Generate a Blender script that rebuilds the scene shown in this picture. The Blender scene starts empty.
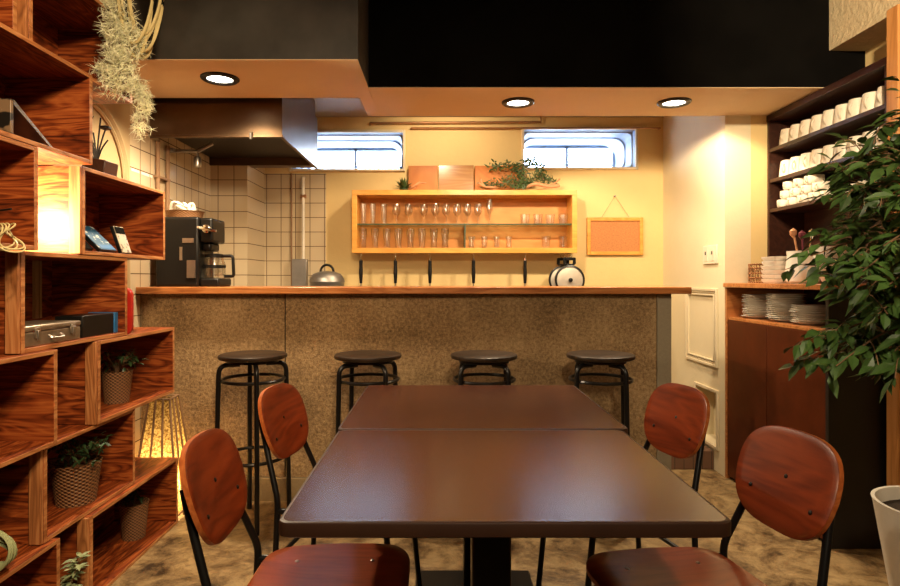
import bpy, math, random
from mathutils import Vector, Matrix
R = random.Random(7)
sc = bpy.context.scene
COL = sc.collection
PI = math.pi

# ------------------------------------------------------------------ materials
def new_mat(name):
    m = bpy.data.materials.new(name); m.use_nodes = True
    nt = m.node_tree; b = nt.nodes['Principled BSDF']
    return m, nt, b
def ramp(nt, fac, stops):
    n = nt.nodes.new('ShaderNodeValToRGB')
    e = n.color_ramp.elements
    while len(e) < len(stops): e.new(0.5)
    for i, (p, c) in enumerate(stops):
        e[i].position = p; e[i].color = (*c, 1)
    nt.links.new(fac, n.inputs[0]); return n.outputs[0]
def coords(nt, scale=(1, 1, 1), rnd=True, kind='Object'):
    tc = nt.nodes.new('ShaderNodeTexCoord'); mp = nt.nodes.new('ShaderNodeMapping')
    mp.inputs['Scale'].default_value = scale
    nt.links.new(tc.outputs[kind], mp.inputs['Vector'])
    if rnd:
        oi = nt.nodes.new('ShaderNodeObjectInfo'); mu = nt.nodes.new('ShaderNodeMath'); mu.operation = 'MULTIPLY'
        mu.inputs[1].default_value = 37.0
        nt.links.new(oi.outputs['Random'], mu.inputs[0]); nt.links.new(mu.outputs[0], mp.inputs['Location'])
    return mp.outputs[0]
def noise(nt, vec, scale, detail=4, rough=.6, dist=0):
    n = nt.nodes.new('ShaderNodeTexNoise'); n.inputs['Scale'].default_value = scale
    n.inputs['Detail'].default_value = detail; n.inputs['Roughness'].default_value = rough
    n.inputs['Distortion'].default_value = dist
    nt.links.new(vec, n.inputs['Vector']); return n.outputs['Fac']
def bump(nt, b, h, strength, dist=.01):
    n = nt.nodes.new('ShaderNodeBump'); n.inputs['Strength'].default_value = strength; n.inputs['Distance'].default_value = dist
    nt.links.new(h, n.inputs['Height']); nt.links.new(n.outputs[0], b.inputs['Normal'])
def plain(name, c, rough=.5, metal=0, coat=0, var=.12, vs=12, bmp=0, emit=0, spec=.5):
    m, nt, b = new_mat(name)
    v = coords(nt)
    f = noise(nt, v, vs)
    lo = tuple(x*(1-var) for x in c); hi = tuple(min(1, x*(1+var)) for x in c)
    nt.links.new(ramp(nt, f, [(.3, lo), (.7, hi)]), b.inputs['Base Color'])
    b.inputs['Roughness'].default_value = rough; b.inputs['Metallic'].default_value = metal
    b.inputs['Coat Weight'].default_value = coat; b.inputs['Coat Roughness'].default_value = .15
    b.inputs['Specular IOR Level'].default_value = spec
    if bmp: bump(nt, b, f, bmp)
    if emit:
        b.inputs['Emission Color'].default_value = (*c, 1); b.inputs['Emission Strength'].default_value = emit
    return m
def wood(name, dark, mid, light, axis='Y', fine=55, rough=.45, coat=0, long=1.6, bmp=.15, spec=.35):
    m, nt, b = new_mat(name)
    s = [fine, fine, fine]; s['XYZ'.index(axis)] = long
    v = coords(nt, tuple(s))
    v2 = coords(nt, tuple(x*.16 if x > long else x*.8 for x in s))
    f1 = noise(nt, v, 1, 6, .72, .5); f2 = noise(nt, v2, 1, 2, .5, 2.2)
    w = nt.nodes.new('ShaderNodeMath'); w.operation = 'MULTIPLY_ADD'; w.inputs[1].default_value = .75
    nt.links.new(f1, w.inputs[0])
    k = nt.nodes.new('ShaderNodeMath'); k.operation = 'MULTIPLY'; k.inputs[1].default_value = 9
    nt.links.new(f2, k.inputs[0])
    p = nt.nodes.new('ShaderNodeMath'); p.operation = 'PINGPONG'; p.inputs[1].default_value = 1
    nt.links.new(k.outputs[0], p.inputs[0])
    q = nt.nodes.new('ShaderNodeMath'); q.operation = 'MULTIPLY'; q.inputs[1].default_value = .30
    nt.links.new(p.outputs[0], q.inputs[0]); nt.links.new(q.outputs[0], w.inputs[2])
    nt.links.new(ramp(nt, w.outputs[0], [(.30, dark), (.52, mid), (.78, light)]), b.inputs['Base Color'])
    b.inputs['Roughness'].default_value = rough; b.inputs['Coat Weight'].default_value = coat
    b.inputs['Coat Roughness'].default_value = .18; b.inputs['Specular IOR Level'].default_value = spec
    if bmp: bump(nt, b, w.outputs[0], bmp, .002)
    return m

M = {}
cd, cm, cl = (.04, .006, .0015), (.23, .044, .009), (.46, .125, .028)
for a in 'XYZ': M['crate'+a] = wood('crate_wood_'+a, cd, cm, cl, a, 88, .45, bmp=.3, long=2.4)
M['sawn'] = wood('sawn_edge', (.26, .085, .022), (.46, .18, .06), (.60, .29, .11), 'Y', 60, .6)
M['batten'] = wood('crate_batten', (.22, .075, .022), (.42, .16, .05), (.56, .26, .10), 'Z', 60, .6)
M['chair'] = wood('chair_plywood', (.115, .015, .0035), (.19, .027, .006), (.26, .042, .009), 'Y', 40, .32, .12, bmp=.03)
M['seat'] = wood('seat_plywood', (.22, .036, .008), (.29, .050, .011), (.36, .070, .016), 'X', 40, .30, .25, bmp=.03)
M['ply'] = wood('plywood_edge', (.38, .09, .02), (.48, .125, .03), (.58, .18, .05), 'Y', 60, .4)
M['table'] = wood('table_laminate', (.048, .015, .009), (.062, .020, .012), (.080, .027, .016), 'Y', 90, .23, 0, bmp=.0, spec=.45)
M['table_edge'] = plain('table_edge', (.035, .013, .006), .45)
M['bartop'] = wood('bar_top_wood', (.25, .075, .02), (.42, .15, .04), (.52, .21, .07), 'X', 60, .35, .3)
M['cabwood'] = wood('yellow_pine', (.62, .27, .045), (.70, .33, .06), (.76, .39, .08), 'X', 40, .4, .2, bmp=.03)
M['cabback'] = wood('orange_plywood', (.62, .25, .065), (.68, .29, .08), (.74, .34, .10), 'X', 14, .5, bmp=.02)
M['board1'] = wood('board_orange', (.40, .12, .016), (.45, .145, .02), (.50, .17, .028), 'Z', 14, .5, 0, bmp=.02)
M['board2'] = wood('board_pale', (.30, .14, .045), (.36, .175, .06), (.42, .22, .08), 'X', 60, .25, .2, bmp=.02)
M['postwood'] = wood('post_wood', (.42, .17, .045), (.55, .24, .07), (.62, .30, .10), 'Z', 40, .45)
M['darkshelf'] = wood('dark_shelf_wood', (.022, .007, .004), (.035, .011, .006), (.05, .017, .009), 'Y', 40, .4, .1)
M['brownboard'] = plain('brown_door_board', (.080, .017, .005), .32, 0, .0, .25, 6, spec=.15)
M['stoolseat'] = wood('stool_seat_wood', (.012, .007, .004), (.024, .013, .007), (.045, .024, .012), 'X', 40, .42)
M['blackboardpaint'] = plain('black_end_paint', (.008, .006, .005), .5)
M['steel'] = plain('black_tube', (.010, .009, .009), .3, .3, 0)
M['blackplastic'] = plain('black_plastic', (.007, .0065, .006), .35, 0, 0, spec=.3)
M['chrome'] = plain('chrome', (.8, .78, .75), .12, 1)
M['brushed'] = plain('brushed_steel', (.55, .52, .48), .33, 1)
M['lidsteel'] = plain('pale_lid_steel', (.62, .55, .46), .42, .55)
M['dimsteel'] = plain('dull_grey_steel', (.28, .26, .24), .42, .8)
M['hood'] = plain('hood_steel', (.13, .078, .042), .34, .8, 0, .15, 5)
M['hoodin'] = plain('hood_inside', (.010, .007, .005), .5, .3)
M['white'] = plain('white_ceramic', (.80, .76, .68), .25, 0, .2, .03)
M['cup'] = plain('cup_ceramic', (.80, .72, .58), .35, 0, .1, .04)
M['pot'] = plain('pot_white', (.78, .73, .64), .5, 0, 0, .04)
M['soil'] = plain('potting_soil', (.03, .018, .010), .9, 0, 0, .4, 60, .5)
M['cork'] = plain('cork', (.50, .20, .065), .8, 0, 0, .18, 90, .2)
M['string'] = plain('string', (.35, .24, .12), .8)
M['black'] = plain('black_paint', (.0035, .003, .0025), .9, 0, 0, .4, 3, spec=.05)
M['litblack'] = plain('lit_black_paint', (.045, .041, .035), .6, 0, 0, .5, 3)  # black paint lightened to stand for lamplight on the left soffit face
M['leaf'] = plain('fig_leaf', (.055, .115, .024), .42, 0, 0, .75, 7)
M['leafdark'] = plain('dark_leaf', (.025, .055, .018), .45, 0, 0, .5, 20)
M['leafmid'] = plain('mid_leaf', (.06, .10, .028), .45, 0, 0, .5, 25)
M['moss'] = plain('pale_moss', (.84, .85, .62), .6, 0, 0, .15, 30)
M['paleleaf'] = plain('pale_leaf', (.30, .36, .19), .5, 0, 0, .25, 30)
M['palecord'] = plain('pale_green_strap', (.34, .38, .19), .5)
M['creamcord'] = plain('cream_cord', (.66, .56, .28), .4)
M['twig'] = plain('twig', (.25, .14, .07), .7)
M['drift'] = plain('driftwood', (.52, .24, .11), .7, 0, 0, .3, 25, .4)
M['red'] = plain('red_enamel', (.45, .018, .012), .35, 0, .2)
M['plum'] = plain('plum_enamel', (.13, .02, .035), .35)
M['blue'] = plain('blue_card', (.02, .16, .42), .4)
M['tin'] = plain('aged_tin', (.33, .26, .19), .38, .75, 0, .3, 20)
M['iron'] = plain('black_iron', (.012, .010, .009), .5, .4)
M['pipe'] = plain('white_pipe', (.72, .66, .55), .4)
M['copper'] = plain('copper_pipe', (.45, .24, .12), .35, .7)
M['switch'] = plain('switch_plastic', (.74, .66, .52), .4)
M['sash'] = plain('window_sash', (.42, .46, .52), .4)
M['winframe'] = plain('window_moulding', (.74, .64, .46), .5)
M['reveal'] = plain('window_reveal', (.34, .41, .52), .5)

def wall_paint(name, c, bs=.15, sc_=25, rough=.7, var=.06):
    m, nt, b = new_mat(name); v = coords(nt, rnd=False)
    f = noise(nt, v, 3.0, 6); g = noise(nt, v, sc_, 5)
    nt.links.new(ramp(nt, f, [(.3, tuple(x*(1-var) for x in c)), (.7, c)]), b.inputs['Base Color'])
    b.inputs['Roughness'].default_value = rough
    bump(nt, b, g, bs, .01); return m
M['cream'] = wall_paint('cream_wall', (.76, .56, .25))
M['ivory'] = wall_paint('ivory_wall', (.76, .66, .45))
M['soffit'] = wall_paint('soffit_paint', (.68, .50, .30))
M['stucco'] = wall_paint('stucco', (.66, .53, .32), 1.0, 30)
M['ceil'] = wall_paint('ceiling_paint', (.35, .28, .19))
M['doorpaint'] = wall_paint('door_panel_paint', (.68, .58, .40), .1)
M['leftplaster'] = wall_paint('left_plaster', (.42, .30, .15))
M['rear'] = wall_paint('rear_wall', (.40, .30, .20))

def tile_mat(name, axis):
    m, nt, b = new_mat(name)
    tc = nt.nodes.new('ShaderNodeTexCoord'); sp = nt.nodes.new('ShaderNodeSeparateXYZ'); cb = nt.nodes.new('ShaderNodeCombineXYZ')
    nt.links.new(tc.outputs['Object'], sp.inputs[0])
    nt.links.new(sp.outputs[axis], cb.inputs[0]); nt.links.new(sp.outputs[2], cb.inputs[1])
    br = nt.nodes.new('ShaderNodeTexBrick'); br.offset = 0; br.squash = 1
    br.inputs['Scale'].default_value = 1; br.inputs['Brick Width'].default_value = .107; br.inputs['Row Height'].default_value = .107
    br.inputs['Mortar Size'].default_value = .0026; br.inputs['Mortar Smooth'].default_value = .1
    br.inputs['Color1'].default_value = (.58, .46, .30, 1); br.inputs['Color2'].default_value = (.54, .43, .28, 1)
    br.inputs['Mortar'].default_value = (.13, .08, .045, 1)
    nt.links.new(cb.outputs[0], br.inputs['Vector']); nt.links.new(br.outputs['Color'], b.inputs['Base Color'])
    b.inputs['Roughness'].default_value = .22
    inv = nt.nodes.new('ShaderNodeMath'); inv.operation = 'SUBTRACT'; inv.inputs[0].default_value = 1
    nt.links.new(br.outputs['Fac'], inv.inputs[1]); bump(nt, b, inv.outputs[0], .4, .003)
    return m
M['tileX'] = tile_mat('wall_tiles_x', 0); M['tileY'] = tile_mat('wall_tiles_y', 1)

def mortar(name, stops, bs=.9):
    m, nt, b = new_mat(name); v = coords(nt, rnd=False)
    f = noise(nt, v, 3.2, 6, .6); g = noise(nt, v, 60, 8, .85); h = noise(nt, v, 24, 6, .7)
    a = nt.nodes.new('ShaderNodeMath'); a.operation = 'MULTIPLY_ADD'; a.inputs[1].default_value = .30
    nt.links.new(f, a.inputs[0])
    c = nt.nodes.new('ShaderNodeMath'); c.operation = 'MULTIPLY'; c.inputs[1].default_value = .70
    nt.links.new(g, c.inputs[0]); nt.links.new(c.outputs[0], a.inputs[2])
    nt.links.new(ramp(nt, a.outputs[0], stops), b.inputs['Base Color'])
    b.inputs['Roughness'].default_value = .75
    d = nt.nodes.new('ShaderNodeMath'); d.operation = 'ADD'
    nt.links.new(g, d.inputs[0]); nt.links.new(h, d.inputs[1]); bump(nt, b, d.outputs[0], bs, .012)
    return m
M['mortar'] = mortar('bar_mortar', [(.38, (.085, .046, .017)), (.48, (.29, .178, .078)), (.60, (.56, .38, .19))])
M['plinth'] = mortar('plinth_concrete', [(.3, (.22, .15, .075)), (.7, (.34, .25, .13))], .25)
M['endplaster'] = mortar('end_plaster', [(.3, (.21, .17, .11)), (.7, (.30, .25, .17))], .2)

def floor_mat():
    m, nt, b = new_mat('worn_concrete'); v = coords(nt, rnd=False)
    f = noise(nt, v, 4.2, 9, .70, .9); g = noise(nt, v, 34, 5, .65); h = noise(nt, v, 13, 7, .75, .5)
    a = nt.nodes.new('ShaderNodeMath'); a.operation = 'MULTIPLY_ADD'; a.inputs[1].default_value = .6
    nt.links.new(f, a.inputs[0])
    c = nt.nodes.new('ShaderNodeMath'); c.operation = 'MULTIPLY'; c.inputs[1].default_value = .4
    nt.links.new(h, c.inputs[0]); nt.links.new(c.outputs[0], a.inputs[2])
    col = ramp(nt, a.outputs[0], [(.39, (.040, .021, .008)), (.46, (.17, .102, .042)), (.53, (.31, .205, .092)), (.64, (.47, .33, .16))])
    nt.links.new(col, b.inputs['Base Color'])
    nt.links.new(ramp(nt, h, [(.3, (.38,)*3), (.7, (.62,)*3)]), b.inputs['Roughness'])
    d = nt.nodes.new('ShaderNodeMath'); d.operation = 'ADD'
    nt.links.new(g, d.inputs[0]); nt.links.new(f, d.inputs[1]); bump(nt, b, d.outputs[0], .35, .01)
    return m
M['floor'] = floor_mat()

def brickmat():
    m, nt, b = new_mat('step_brick'); v = coords(nt, rnd=False)
    br = nt.nodes.new('ShaderNodeTexBrick'); br.inputs['Scale'].default_value = 9
    br.inputs['Color1'].default_value = (.13, .06, .03, 1); br.inputs['Color2'].default_value = (.18, .09, .05, 1)
    br.inputs['Mortar'].default_value = (.05, .035, .02, 1)
    nt.links.new(v, br.inputs['Vector']); nt.links.new(br.outputs['Color'], b.inputs['Base Color'])
    b.inputs['Roughness'].default_value = .7; return m
M['brick'] = brickmat()

def wicker(name, c1, c2, sx=20, sz=95):
    m, nt, b = new_mat(name)
    tc = nt.nodes.new('ShaderNodeTexCoord'); sp = nt.nodes.new('ShaderNodeSeparateXYZ'); nt.links.new(tc.outputs['Object'], sp.inputs[0])
    at = nt.nodes.new('ShaderNodeMath'); at.operation = 'ARCTAN2'
    nt.links.new(sp.outputs[0], at.inputs[0]); nt.links.new(sp.outputs[1], at.inputs[1])
    def mul(o, k):
        n = nt.nodes.new('ShaderNodeMath'); n.operation = 'MULTIPLY'; n.inputs[1].default_value = k
        nt.links.new(o, n.inputs[0]); return n.outputs[0]
    def f1(o, op):
        n = nt.nodes.new('ShaderNodeMath'); n.operation = op; nt.links.new(o, n.inputs[0]); return n.outputs[0]
    def two(o, p, op):
        n = nt.nodes.new('ShaderNodeMath'); n.operation = op; nt.links.new(o, n.inputs[0]); nt.links.new(p, n.inputs[1]); return n.outputs[0]
    a = f1(mul(at.outputs[0], sx), 'SINE'); z = f1(mul(sp.outputs[2], sz*5), 'SINE')
    f = mul(two(a, z, 'MULTIPLY'), .5)
    add = nt.nodes.new('ShaderNodeMath'); add.operation = 'ADD'; add.inputs[1].default_value = .5; nt.links.new(f, add.inputs[0])
    nt.links.new(ramp(nt, add.outputs[0], [(.1, c1), (.75, c2)]), b.inputs['Base Color'])
    b.inputs['Roughness'].default_value = .6; bump(nt, b, add.outputs[0], .8, .006); return m
M['wicker'] = wicker('woven_basket', (.05, .02, .008), (.30, .14, .055))
M['wickerpale'] = wicker('woven_tray', (.16, .06, .02), (.42, .20, .07), 30, 110)

def glass_mat(name, tint=(1, 1, 1), rough=0):
    m = bpy.data.materials.new(name); m.use_nodes = True; nt = m.node_tree
    for n in list(nt.nodes): nt.nodes.remove(n)
    o = nt.nodes.new('ShaderNodeOutputMaterial'); t = nt.nodes.new('ShaderNodeBsdfTransparent'); g = nt.nodes.new('ShaderNodeBsdfGlossy')
    g.inputs['Roughness'].default_value = .16 + rough
    t.inputs['Color'].default_value = (*tint, 1)
    lw = nt.nodes.new('ShaderNodeLayerWeight'); lw.inputs['Blend'].default_value = .28
    rp = ramp(nt, lw.outputs['Facing'], [(.0, (.10,)*3), (.55, (.30,)*3), (1, (.9,)*3)])
    mx = nt.nodes.new('ShaderNodeMixShader')
    nt.links.new(rp, mx.inputs[0]); nt.links.new(t.outputs[0], mx.inputs[1]); nt.links.new(g.outputs[0], mx.inputs[2])
    nt.links.new(mx.outputs[0], o.inputs[0]); return m
M['glass'] = glass_mat('clear_glass', (.97, .97, .96))
M['pane'] = glass_mat('window_glass', (.93, .96, 1))
M['shelfglass'] = glass_mat('green_edge_glass', (.75, .84, .78))
M['shelfedge'] = plain('glass_edge', (.05, .10, .07), .15)

def emit(name, c, s):
    m = bpy.data.materials.new(name); m.use_nodes = True; nt = m.node_tree
    for n in list(nt.nodes): nt.nodes.remove(n)
    o = nt.nodes.new('ShaderNodeOutputMaterial'); e = nt.nodes.new('ShaderNodeEmission')
    e.inputs[0].default_value = (*c, 1); e.inputs[1].default_value = s
    nt.links.new(e.outputs[0], o.inputs[0]); return m
M['diffuser'] = emit('lamp_diffuser', (1, .90, .74), 14)
M['bulb'] = emit('bulb_glow', (1, .78, .42), 40)

def shade_mat():
    m = bpy.data.materials.new('woven_rope_shade'); m.use_nodes = True; nt = m.node_tree
    for n in list(nt.nodes): nt.nodes.remove(n)
    o = nt.nodes.new('ShaderNodeOutputMaterial')
    tl = nt.nodes.new('ShaderNodeBsdfTranslucent'); df = nt.nodes.new('ShaderNodeBsdfDiffuse'); tr = nt.nodes.new('ShaderNodeBsdfTransparent')
    v = coords(nt, (1, 1, 1)); f = noise(nt, v, 95, 3, .6)
    c = ramp(nt, f, [(.40, (.20, .11, .035)), (.52, (.50, .34, .13)), (.66, (.74, .56, .25))])
    nt.links.new(c, tl.inputs[0]); nt.links.new(c, df.inputs[0])
    a = nt.nodes.new('ShaderNodeMixShader'); a.inputs[0].default_value = .3
    nt.links.new(tl.outputs[0], a.inputs[1]); nt.links.new(df.outputs[0], a.inputs[2])
    k = nt.nodes.new('ShaderNodeMixShader')
    nt.links.new(ramp(nt, f, [(.66, (0, 0, 0)), (.70, (.4, .4, .4))]), k.inputs[0])
    nt.links.new(a.outputs[0], k.inputs[1]); nt.links.new(tr.outputs[0], k.inputs[2])
    nt.links.new(k.outputs[0], o.inputs[0]); return m
M['ropeshade'] = shade_mat()

def print_mat(name, base, ink, thr=.56, scale=(60, 60, 22)):
    m, nt, b = new_mat(name); v = coords(nt, scale); f = noise(nt, v, 1, 2, .5)
    nt.links.new(ramp(nt, f, [(thr, base), (thr+.05, ink)]), b.inputs['Base Color']); b.inputs['Roughness'].default_value = .35; return m
M['bluecover'] = print_mat('blue_printed_cover', (.012, .10, .22), (.55, .60, .55), .60, (40, 60, 90))
M['palecover'] = print_mat('beige_printed_card', (.55, .46, .30), (.14, .10, .06), .56, (60, 60, 60))
M['sketch'] = print_mat('dark_sketch', (.20, .13, .075), (.012, .010, .008), .5, (18, 18, 26))

# ------------------------------------------------------------------ geometry helpers
class MB:
    def __init__(s): s.v = []; s.f = []; s.m = []; s.X = Matrix.Identity(4)
    def add(s, vs, fs, mi=0):
        n = len(s.v); s.v += [tuple(s.X @ Vector(p)) for p in vs]
        s.f += [tuple(i+n for i in f) for f in fs]; s.m += [mi]*len(fs); return s
    def box(s, a, b, mi=0):
        (x0, y0, z0), (x1, y1, z1) = a, b
        vs = [(x, y, z) for z in (z0, z1) for y in (y0, y1) for x in (x0, x1)]
        return s.add(vs, [(0, 2, 3, 1), (4, 5, 7, 6), (0, 1, 5, 4), (2, 6, 7, 3), (0, 4, 6, 2), (1, 3, 7, 5)], mi)
    def cbox(s, c, d, mi=0):
        return s.box([c[i]-d[i]/2 for i in range(3)], [c[i]+d[i]/2 for i in range(3)], mi)
    def tube(s, pts, r, n=8, closed=False, mi=0, cap=True):
        P = [Vector(p) for p in pts]; k = len(P)
        rs = r if isinstance(r, (list, tuple)) else [r]*k
        vs = []; up = None
        for i in range(k):
            if closed: t = P[(i+1) % k]-P[i-1]
            else: t = P[min(i+1, k-1)]-P[max(i-1, 0)]
            t = t.normalized() if t.length > 1e-9 else Vector((0, 0, 1))
            if up is None: up = t.orthogonal().normalized()
            up = up-t*up.dot(t)
            up = up.normalized() if up.length > 1e-6 else t.orthogonal().normalized()
            w = t.cross(up)
            for j in range(n):
                a = 2*PI*j/n; vs.append(P[i]+(up*math.cos(a)+w*math.sin(a))*rs[i])
        fs = []
        for i in range(k if closed else k-1):
            for j in range(n):
                a, b = i*n+j, i*n+(j+1) % n; c, d = ((i+1) % k)*n+(j+1) % n, ((i+1) % k)*n+j
                fs.append((a, b, c, d))
        if cap and not closed: fs += [tuple(range(n-1, -1, -1)), tuple(range((k-1)*n, k*n))]
        return s.add(vs, fs, mi)
    def lathe(s, prof, n=24, c=(0, 0, 0), mi=0, cap0=True, cap1=True):
        vs = []; k = len(prof)
        for (r, z) in prof:
            for j in range(n):
                a = 2*PI*j/n; vs.append((c[0]+r*math.cos(a), c[1]+r*math.sin(a), c[2]+z))
        fs = [(i*n+j, i*n+(j+1) % n, (i+1)*n+(j+1) % n, (i+1)*n+j) for i in range(k-1) for j in range(n)]
        if cap0: fs.append(tuple(range(n-1, -1, -1)))
        if cap1: fs.append(tuple(range((k-1)*n, k*n)))
        return s.add(vs, fs, mi)
    def sheet(s, grid, th, mi=0, me=1):
        """closed plate from a grid-free outline: grid = list of rings (outline, inner...) of points front; th = thickness vector"""
        return s
    def plate(s, rings, off, mi=0, me=1):
        """rings: concentric rings (outer first) of points, last collapses to a fan; off: thickness offset vector"""
        n = len(rings[0]); off = Vector(off); k = len(rings)
        A = [Vector(p) for r in rings for p in r]
        cA = sum(A[-n:], Vector())/n
        vs = A+[cA]+[p+off for p in A]+[cA+off]; N = k*n+1
        f0 = []; f1 = []
        for i in range(k-1):
            for j in range(n):
                a, b = i*n+j, i*n+(j+1) % n; c, d = a+n, b+n
                f0.append((a, b, d, c)); f1.append((N+b, N+a, N+c, N+d))
        for j in range(n):
            a, b = (k-1)*n+j, (k-1)*n+(j+1) % n
            f0.append((a, b, k*n)); f1.append((N+b, N+a, N+k*n))
        n0 = len(s.v); s.add(vs, f0+f1, mi)
        e = [tuple(n0+q for q in (j, N+j, N+(j+1) % n, (j+1) % n)) for j in range(n)]
        s.f += e; s.m += [me]*n; return s
    def leaf(s, p, d, nrm, L, W, droop=.15, mi=0):
        p = Vector(p); d = Vector(d).normalized(); nrm = Vector(nrm); nrm = nrm-d*nrm.dot(d)
        nrm = nrm.normalized() if nrm.length > 1e-5 else d.orthogonal().normalized()
        w = d.cross(nrm); vs = [p]
        for t, k in ((.3, .85), (.6, .8)):
            c = p+d*L*t-Vector((0, 0, 1))*droop*L*t*t
            vs += [c+w*W*k/2+nrm*W*.12, c, c-w*W*k/2+nrm*W*.12]
        vs.append(p+d*L-Vector((0, 0, 1))*droop*L)
        return s.add(vs, [(0, 2, 1), (0, 3, 2), (1, 2, 5, 4), (2, 3, 6, 5), (4, 5, 7), (5, 6, 7)], mi)
    def blade(s, p, d, L, w, mi=0):
        p = Vector(p); d = Vector(d).normalized(); q = d.orthogonal().normalized(); r = d.cross(q)
        a = [p+(q*math.cos(t)+r*math.sin(t))*w for t in (0, 2.094, 4.188)]
        return s.add(a+[p+d*L], [(0, 1, 3), (1, 2, 3), (2, 0, 3)], mi)
    def obj(s, name, mats, parent=None, smooth=40, bevel=0, loc=None, seg=2):
        me = bpy.data.meshes.new(name); me.from_pydata(s.v, [], s.f); me.update()
        for m in (mats if isinstance(mats, (list, tuple)) else [mats]): me.materials.append(M[m] if isinstance(m, str) else m)
        me.polygons.foreach_set('material_index', s.m)
        if smooth:
            me.polygons.foreach_set('use_smooth', [True]*len(s.f)); me.set_sharp_from_angle(angle=math.radians(smooth))
        o = bpy.data.objects.new(name, me); COL.objects.link(o)
        if parent: o.parent = parent
        if loc is not None: o.location = loc
        if bevel:
            b = o.modifiers.new('Bevel', 'BEVEL'); b.width = bevel; b.segments = seg; b.limit_method = 'ANGLE'; b.angle_limit = .9
        return o
def smoothpath(pts, rad=.03, n=5):
    """polyline with rounded corners"""
    P = [Vector(p) for p in pts]; out = [P[0]]
    for i in range(1, len(P)-1):
        a, b, c = P[i-1], P[i], P[i+1]
        r = min(rad, (a-b).length*.45, (c-b).length*.45)
        p, q = b+(a-b).normalized()*r, b+(c-b).normalized()*r
        for k in range(n+1):
            t = k/n; out.append(p*(1-t)**2+b*2*t*(1-t)+q*t*t)
    out.append(P[-1]); return out
def spline(pts, n=6):
    P = [Vector(p) for p in pts]; out = []
    for i in range(len(P)-1):
        a, b, c, d = P[max(i-1, 0)], P[i], P[i+1], P[min(i+2, len(P)-1)]
        for k in range(n):
            t = k/n
            out.append(.5*((2*b)+(c-a)*t+(2*a-5*b+4*c-d)*t*t+(3*b-a-3*c+d)*t**3))
    out.append(P[-1]); return out
def tag(o, label, cat, group=None):
    o['label'] = label; o['category'] = cat
    if group: o['group'] = group
    return o
def thing(name, label, cat, loc=(0, 0, 0), rz=0, group=None):
    o = bpy.data.objects.new(name, None); COL.objects.link(o); o.empty_display_size = .05
    o.location = loc; o.rotation_euler = (0, 0, rz); return tag(o, label, cat, group)
def struct(o): o['kind'] = 'structure'; return o
def kids(o): return [c for c in bpy.data.objects if c.parent is o]
def dup(o, loc=None, rz=None, label=None, parent=None, group=None):
    c = o.copy(); COL.objects.link(c)
    if parent: c.parent = parent
    if loc is not None: c.location = loc
    if rz is not None: c.rotation_euler = (0, 0, rz)
    if label: c['label'] = label
    if group: c['group'] = group
    for k in kids(o): dup(k, parent=c)
    return c
ORD = 'first second third fourth fifth sixth seventh eighth ninth tenth eleventh twelfth thirteenth fourteenth fifteenth'.split()

# ------------------------------------------------------------------ camera
CAMZ = 1.15
cam = bpy.data.cameras.new('camera'); co = bpy.data.objects.new('camera', cam); COL.objects.link(co)
co.location = (0, 0, CAMZ); co.rotation_euler = (PI/2, 0, 0)
cam.sensor_width = 36; cam.lens = 24; cam.shift_x = 10/900; cam.shift_y = -14/900; cam.clip_start = .02
sc.camera = co
def at(px, py, Y):            # a point of the room seen at that pixel at distance Y
    return Vector(((px-440)/600*Y, Y, CAMZ-(py-279)/600*Y))

# ------------------------------------------------------------------ room shell
XL, XR, YB, YW = -1.55, 2.115, 4.45, 3.485
XS = 1.655                    # side wall of the kitchen passage
struct(MB().box((XL-.2, -2.4, -.1), (XR+.2, 5.0, 0)).obj('floor', 'floor'))
struct(MB().box((XL-.2, -2.4, 2.55), (XR+.2, 3.0, 2.7)).obj('ceiling', 'ceil'))
struct(MB().box((XL-.2, 3.0, 2.35), (XR+.2, 5.0, 2.5)).obj('ceiling_kitchen', 'ceil'))
# left wall: plaster up to the tiles, tiles from there on
struct(MB().box((XL-.15, -2.4, 0), (XL, 3.0, 2.7)).obj('wall_left', 'leftplaster'))
struct(MB().box((XL-.15, 3.0, 0), (XL, 4.93, 2.5)).obj('wall_left_tiled', 'tileY'))
struct(MB().box((XL, 4.05, 0), (-1.30, YB, 2.35)).obj('wall_pillar_tiled', 'tileX'))
struct(MB().box((XL-.2, -2.5, 0), (XR+.2, -2.4, 2.7)).obj('wall_rear', 'rear'))
struct(MB().box((XR, -2.4, 0), (XR+.15, 3.6, 2.7)).obj('wall_right', 'cream'))
# back wall with two window openings
WIN = [(-1.10, -.275, 1.965, 2.235), (.622, 1.448, 1.978, 2.257)]
wb = MB(); xs = [XL-.1, WIN[0][0], WIN[0][1], WIN[1][0], WIN[1][1], XS+.2]; Y1 = 4.93
for i in (0, 2, 4): wb.box((xs[i], YB, 0), (xs[i+1], Y1, 2.5))
for (a, b, c, d) in WIN: wb.box((a, YB, 0), (b, Y1, c)); wb.box((a, YB, d), (b, Y1, 2.5))
struct(wb.obj('wall_back', 'cream', smooth=0))
struct(MB().box((-1.30, YB-.006, .85), (-.845, YB, 1.93)).obj('wall_back_tiled', 'tileX'))
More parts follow.
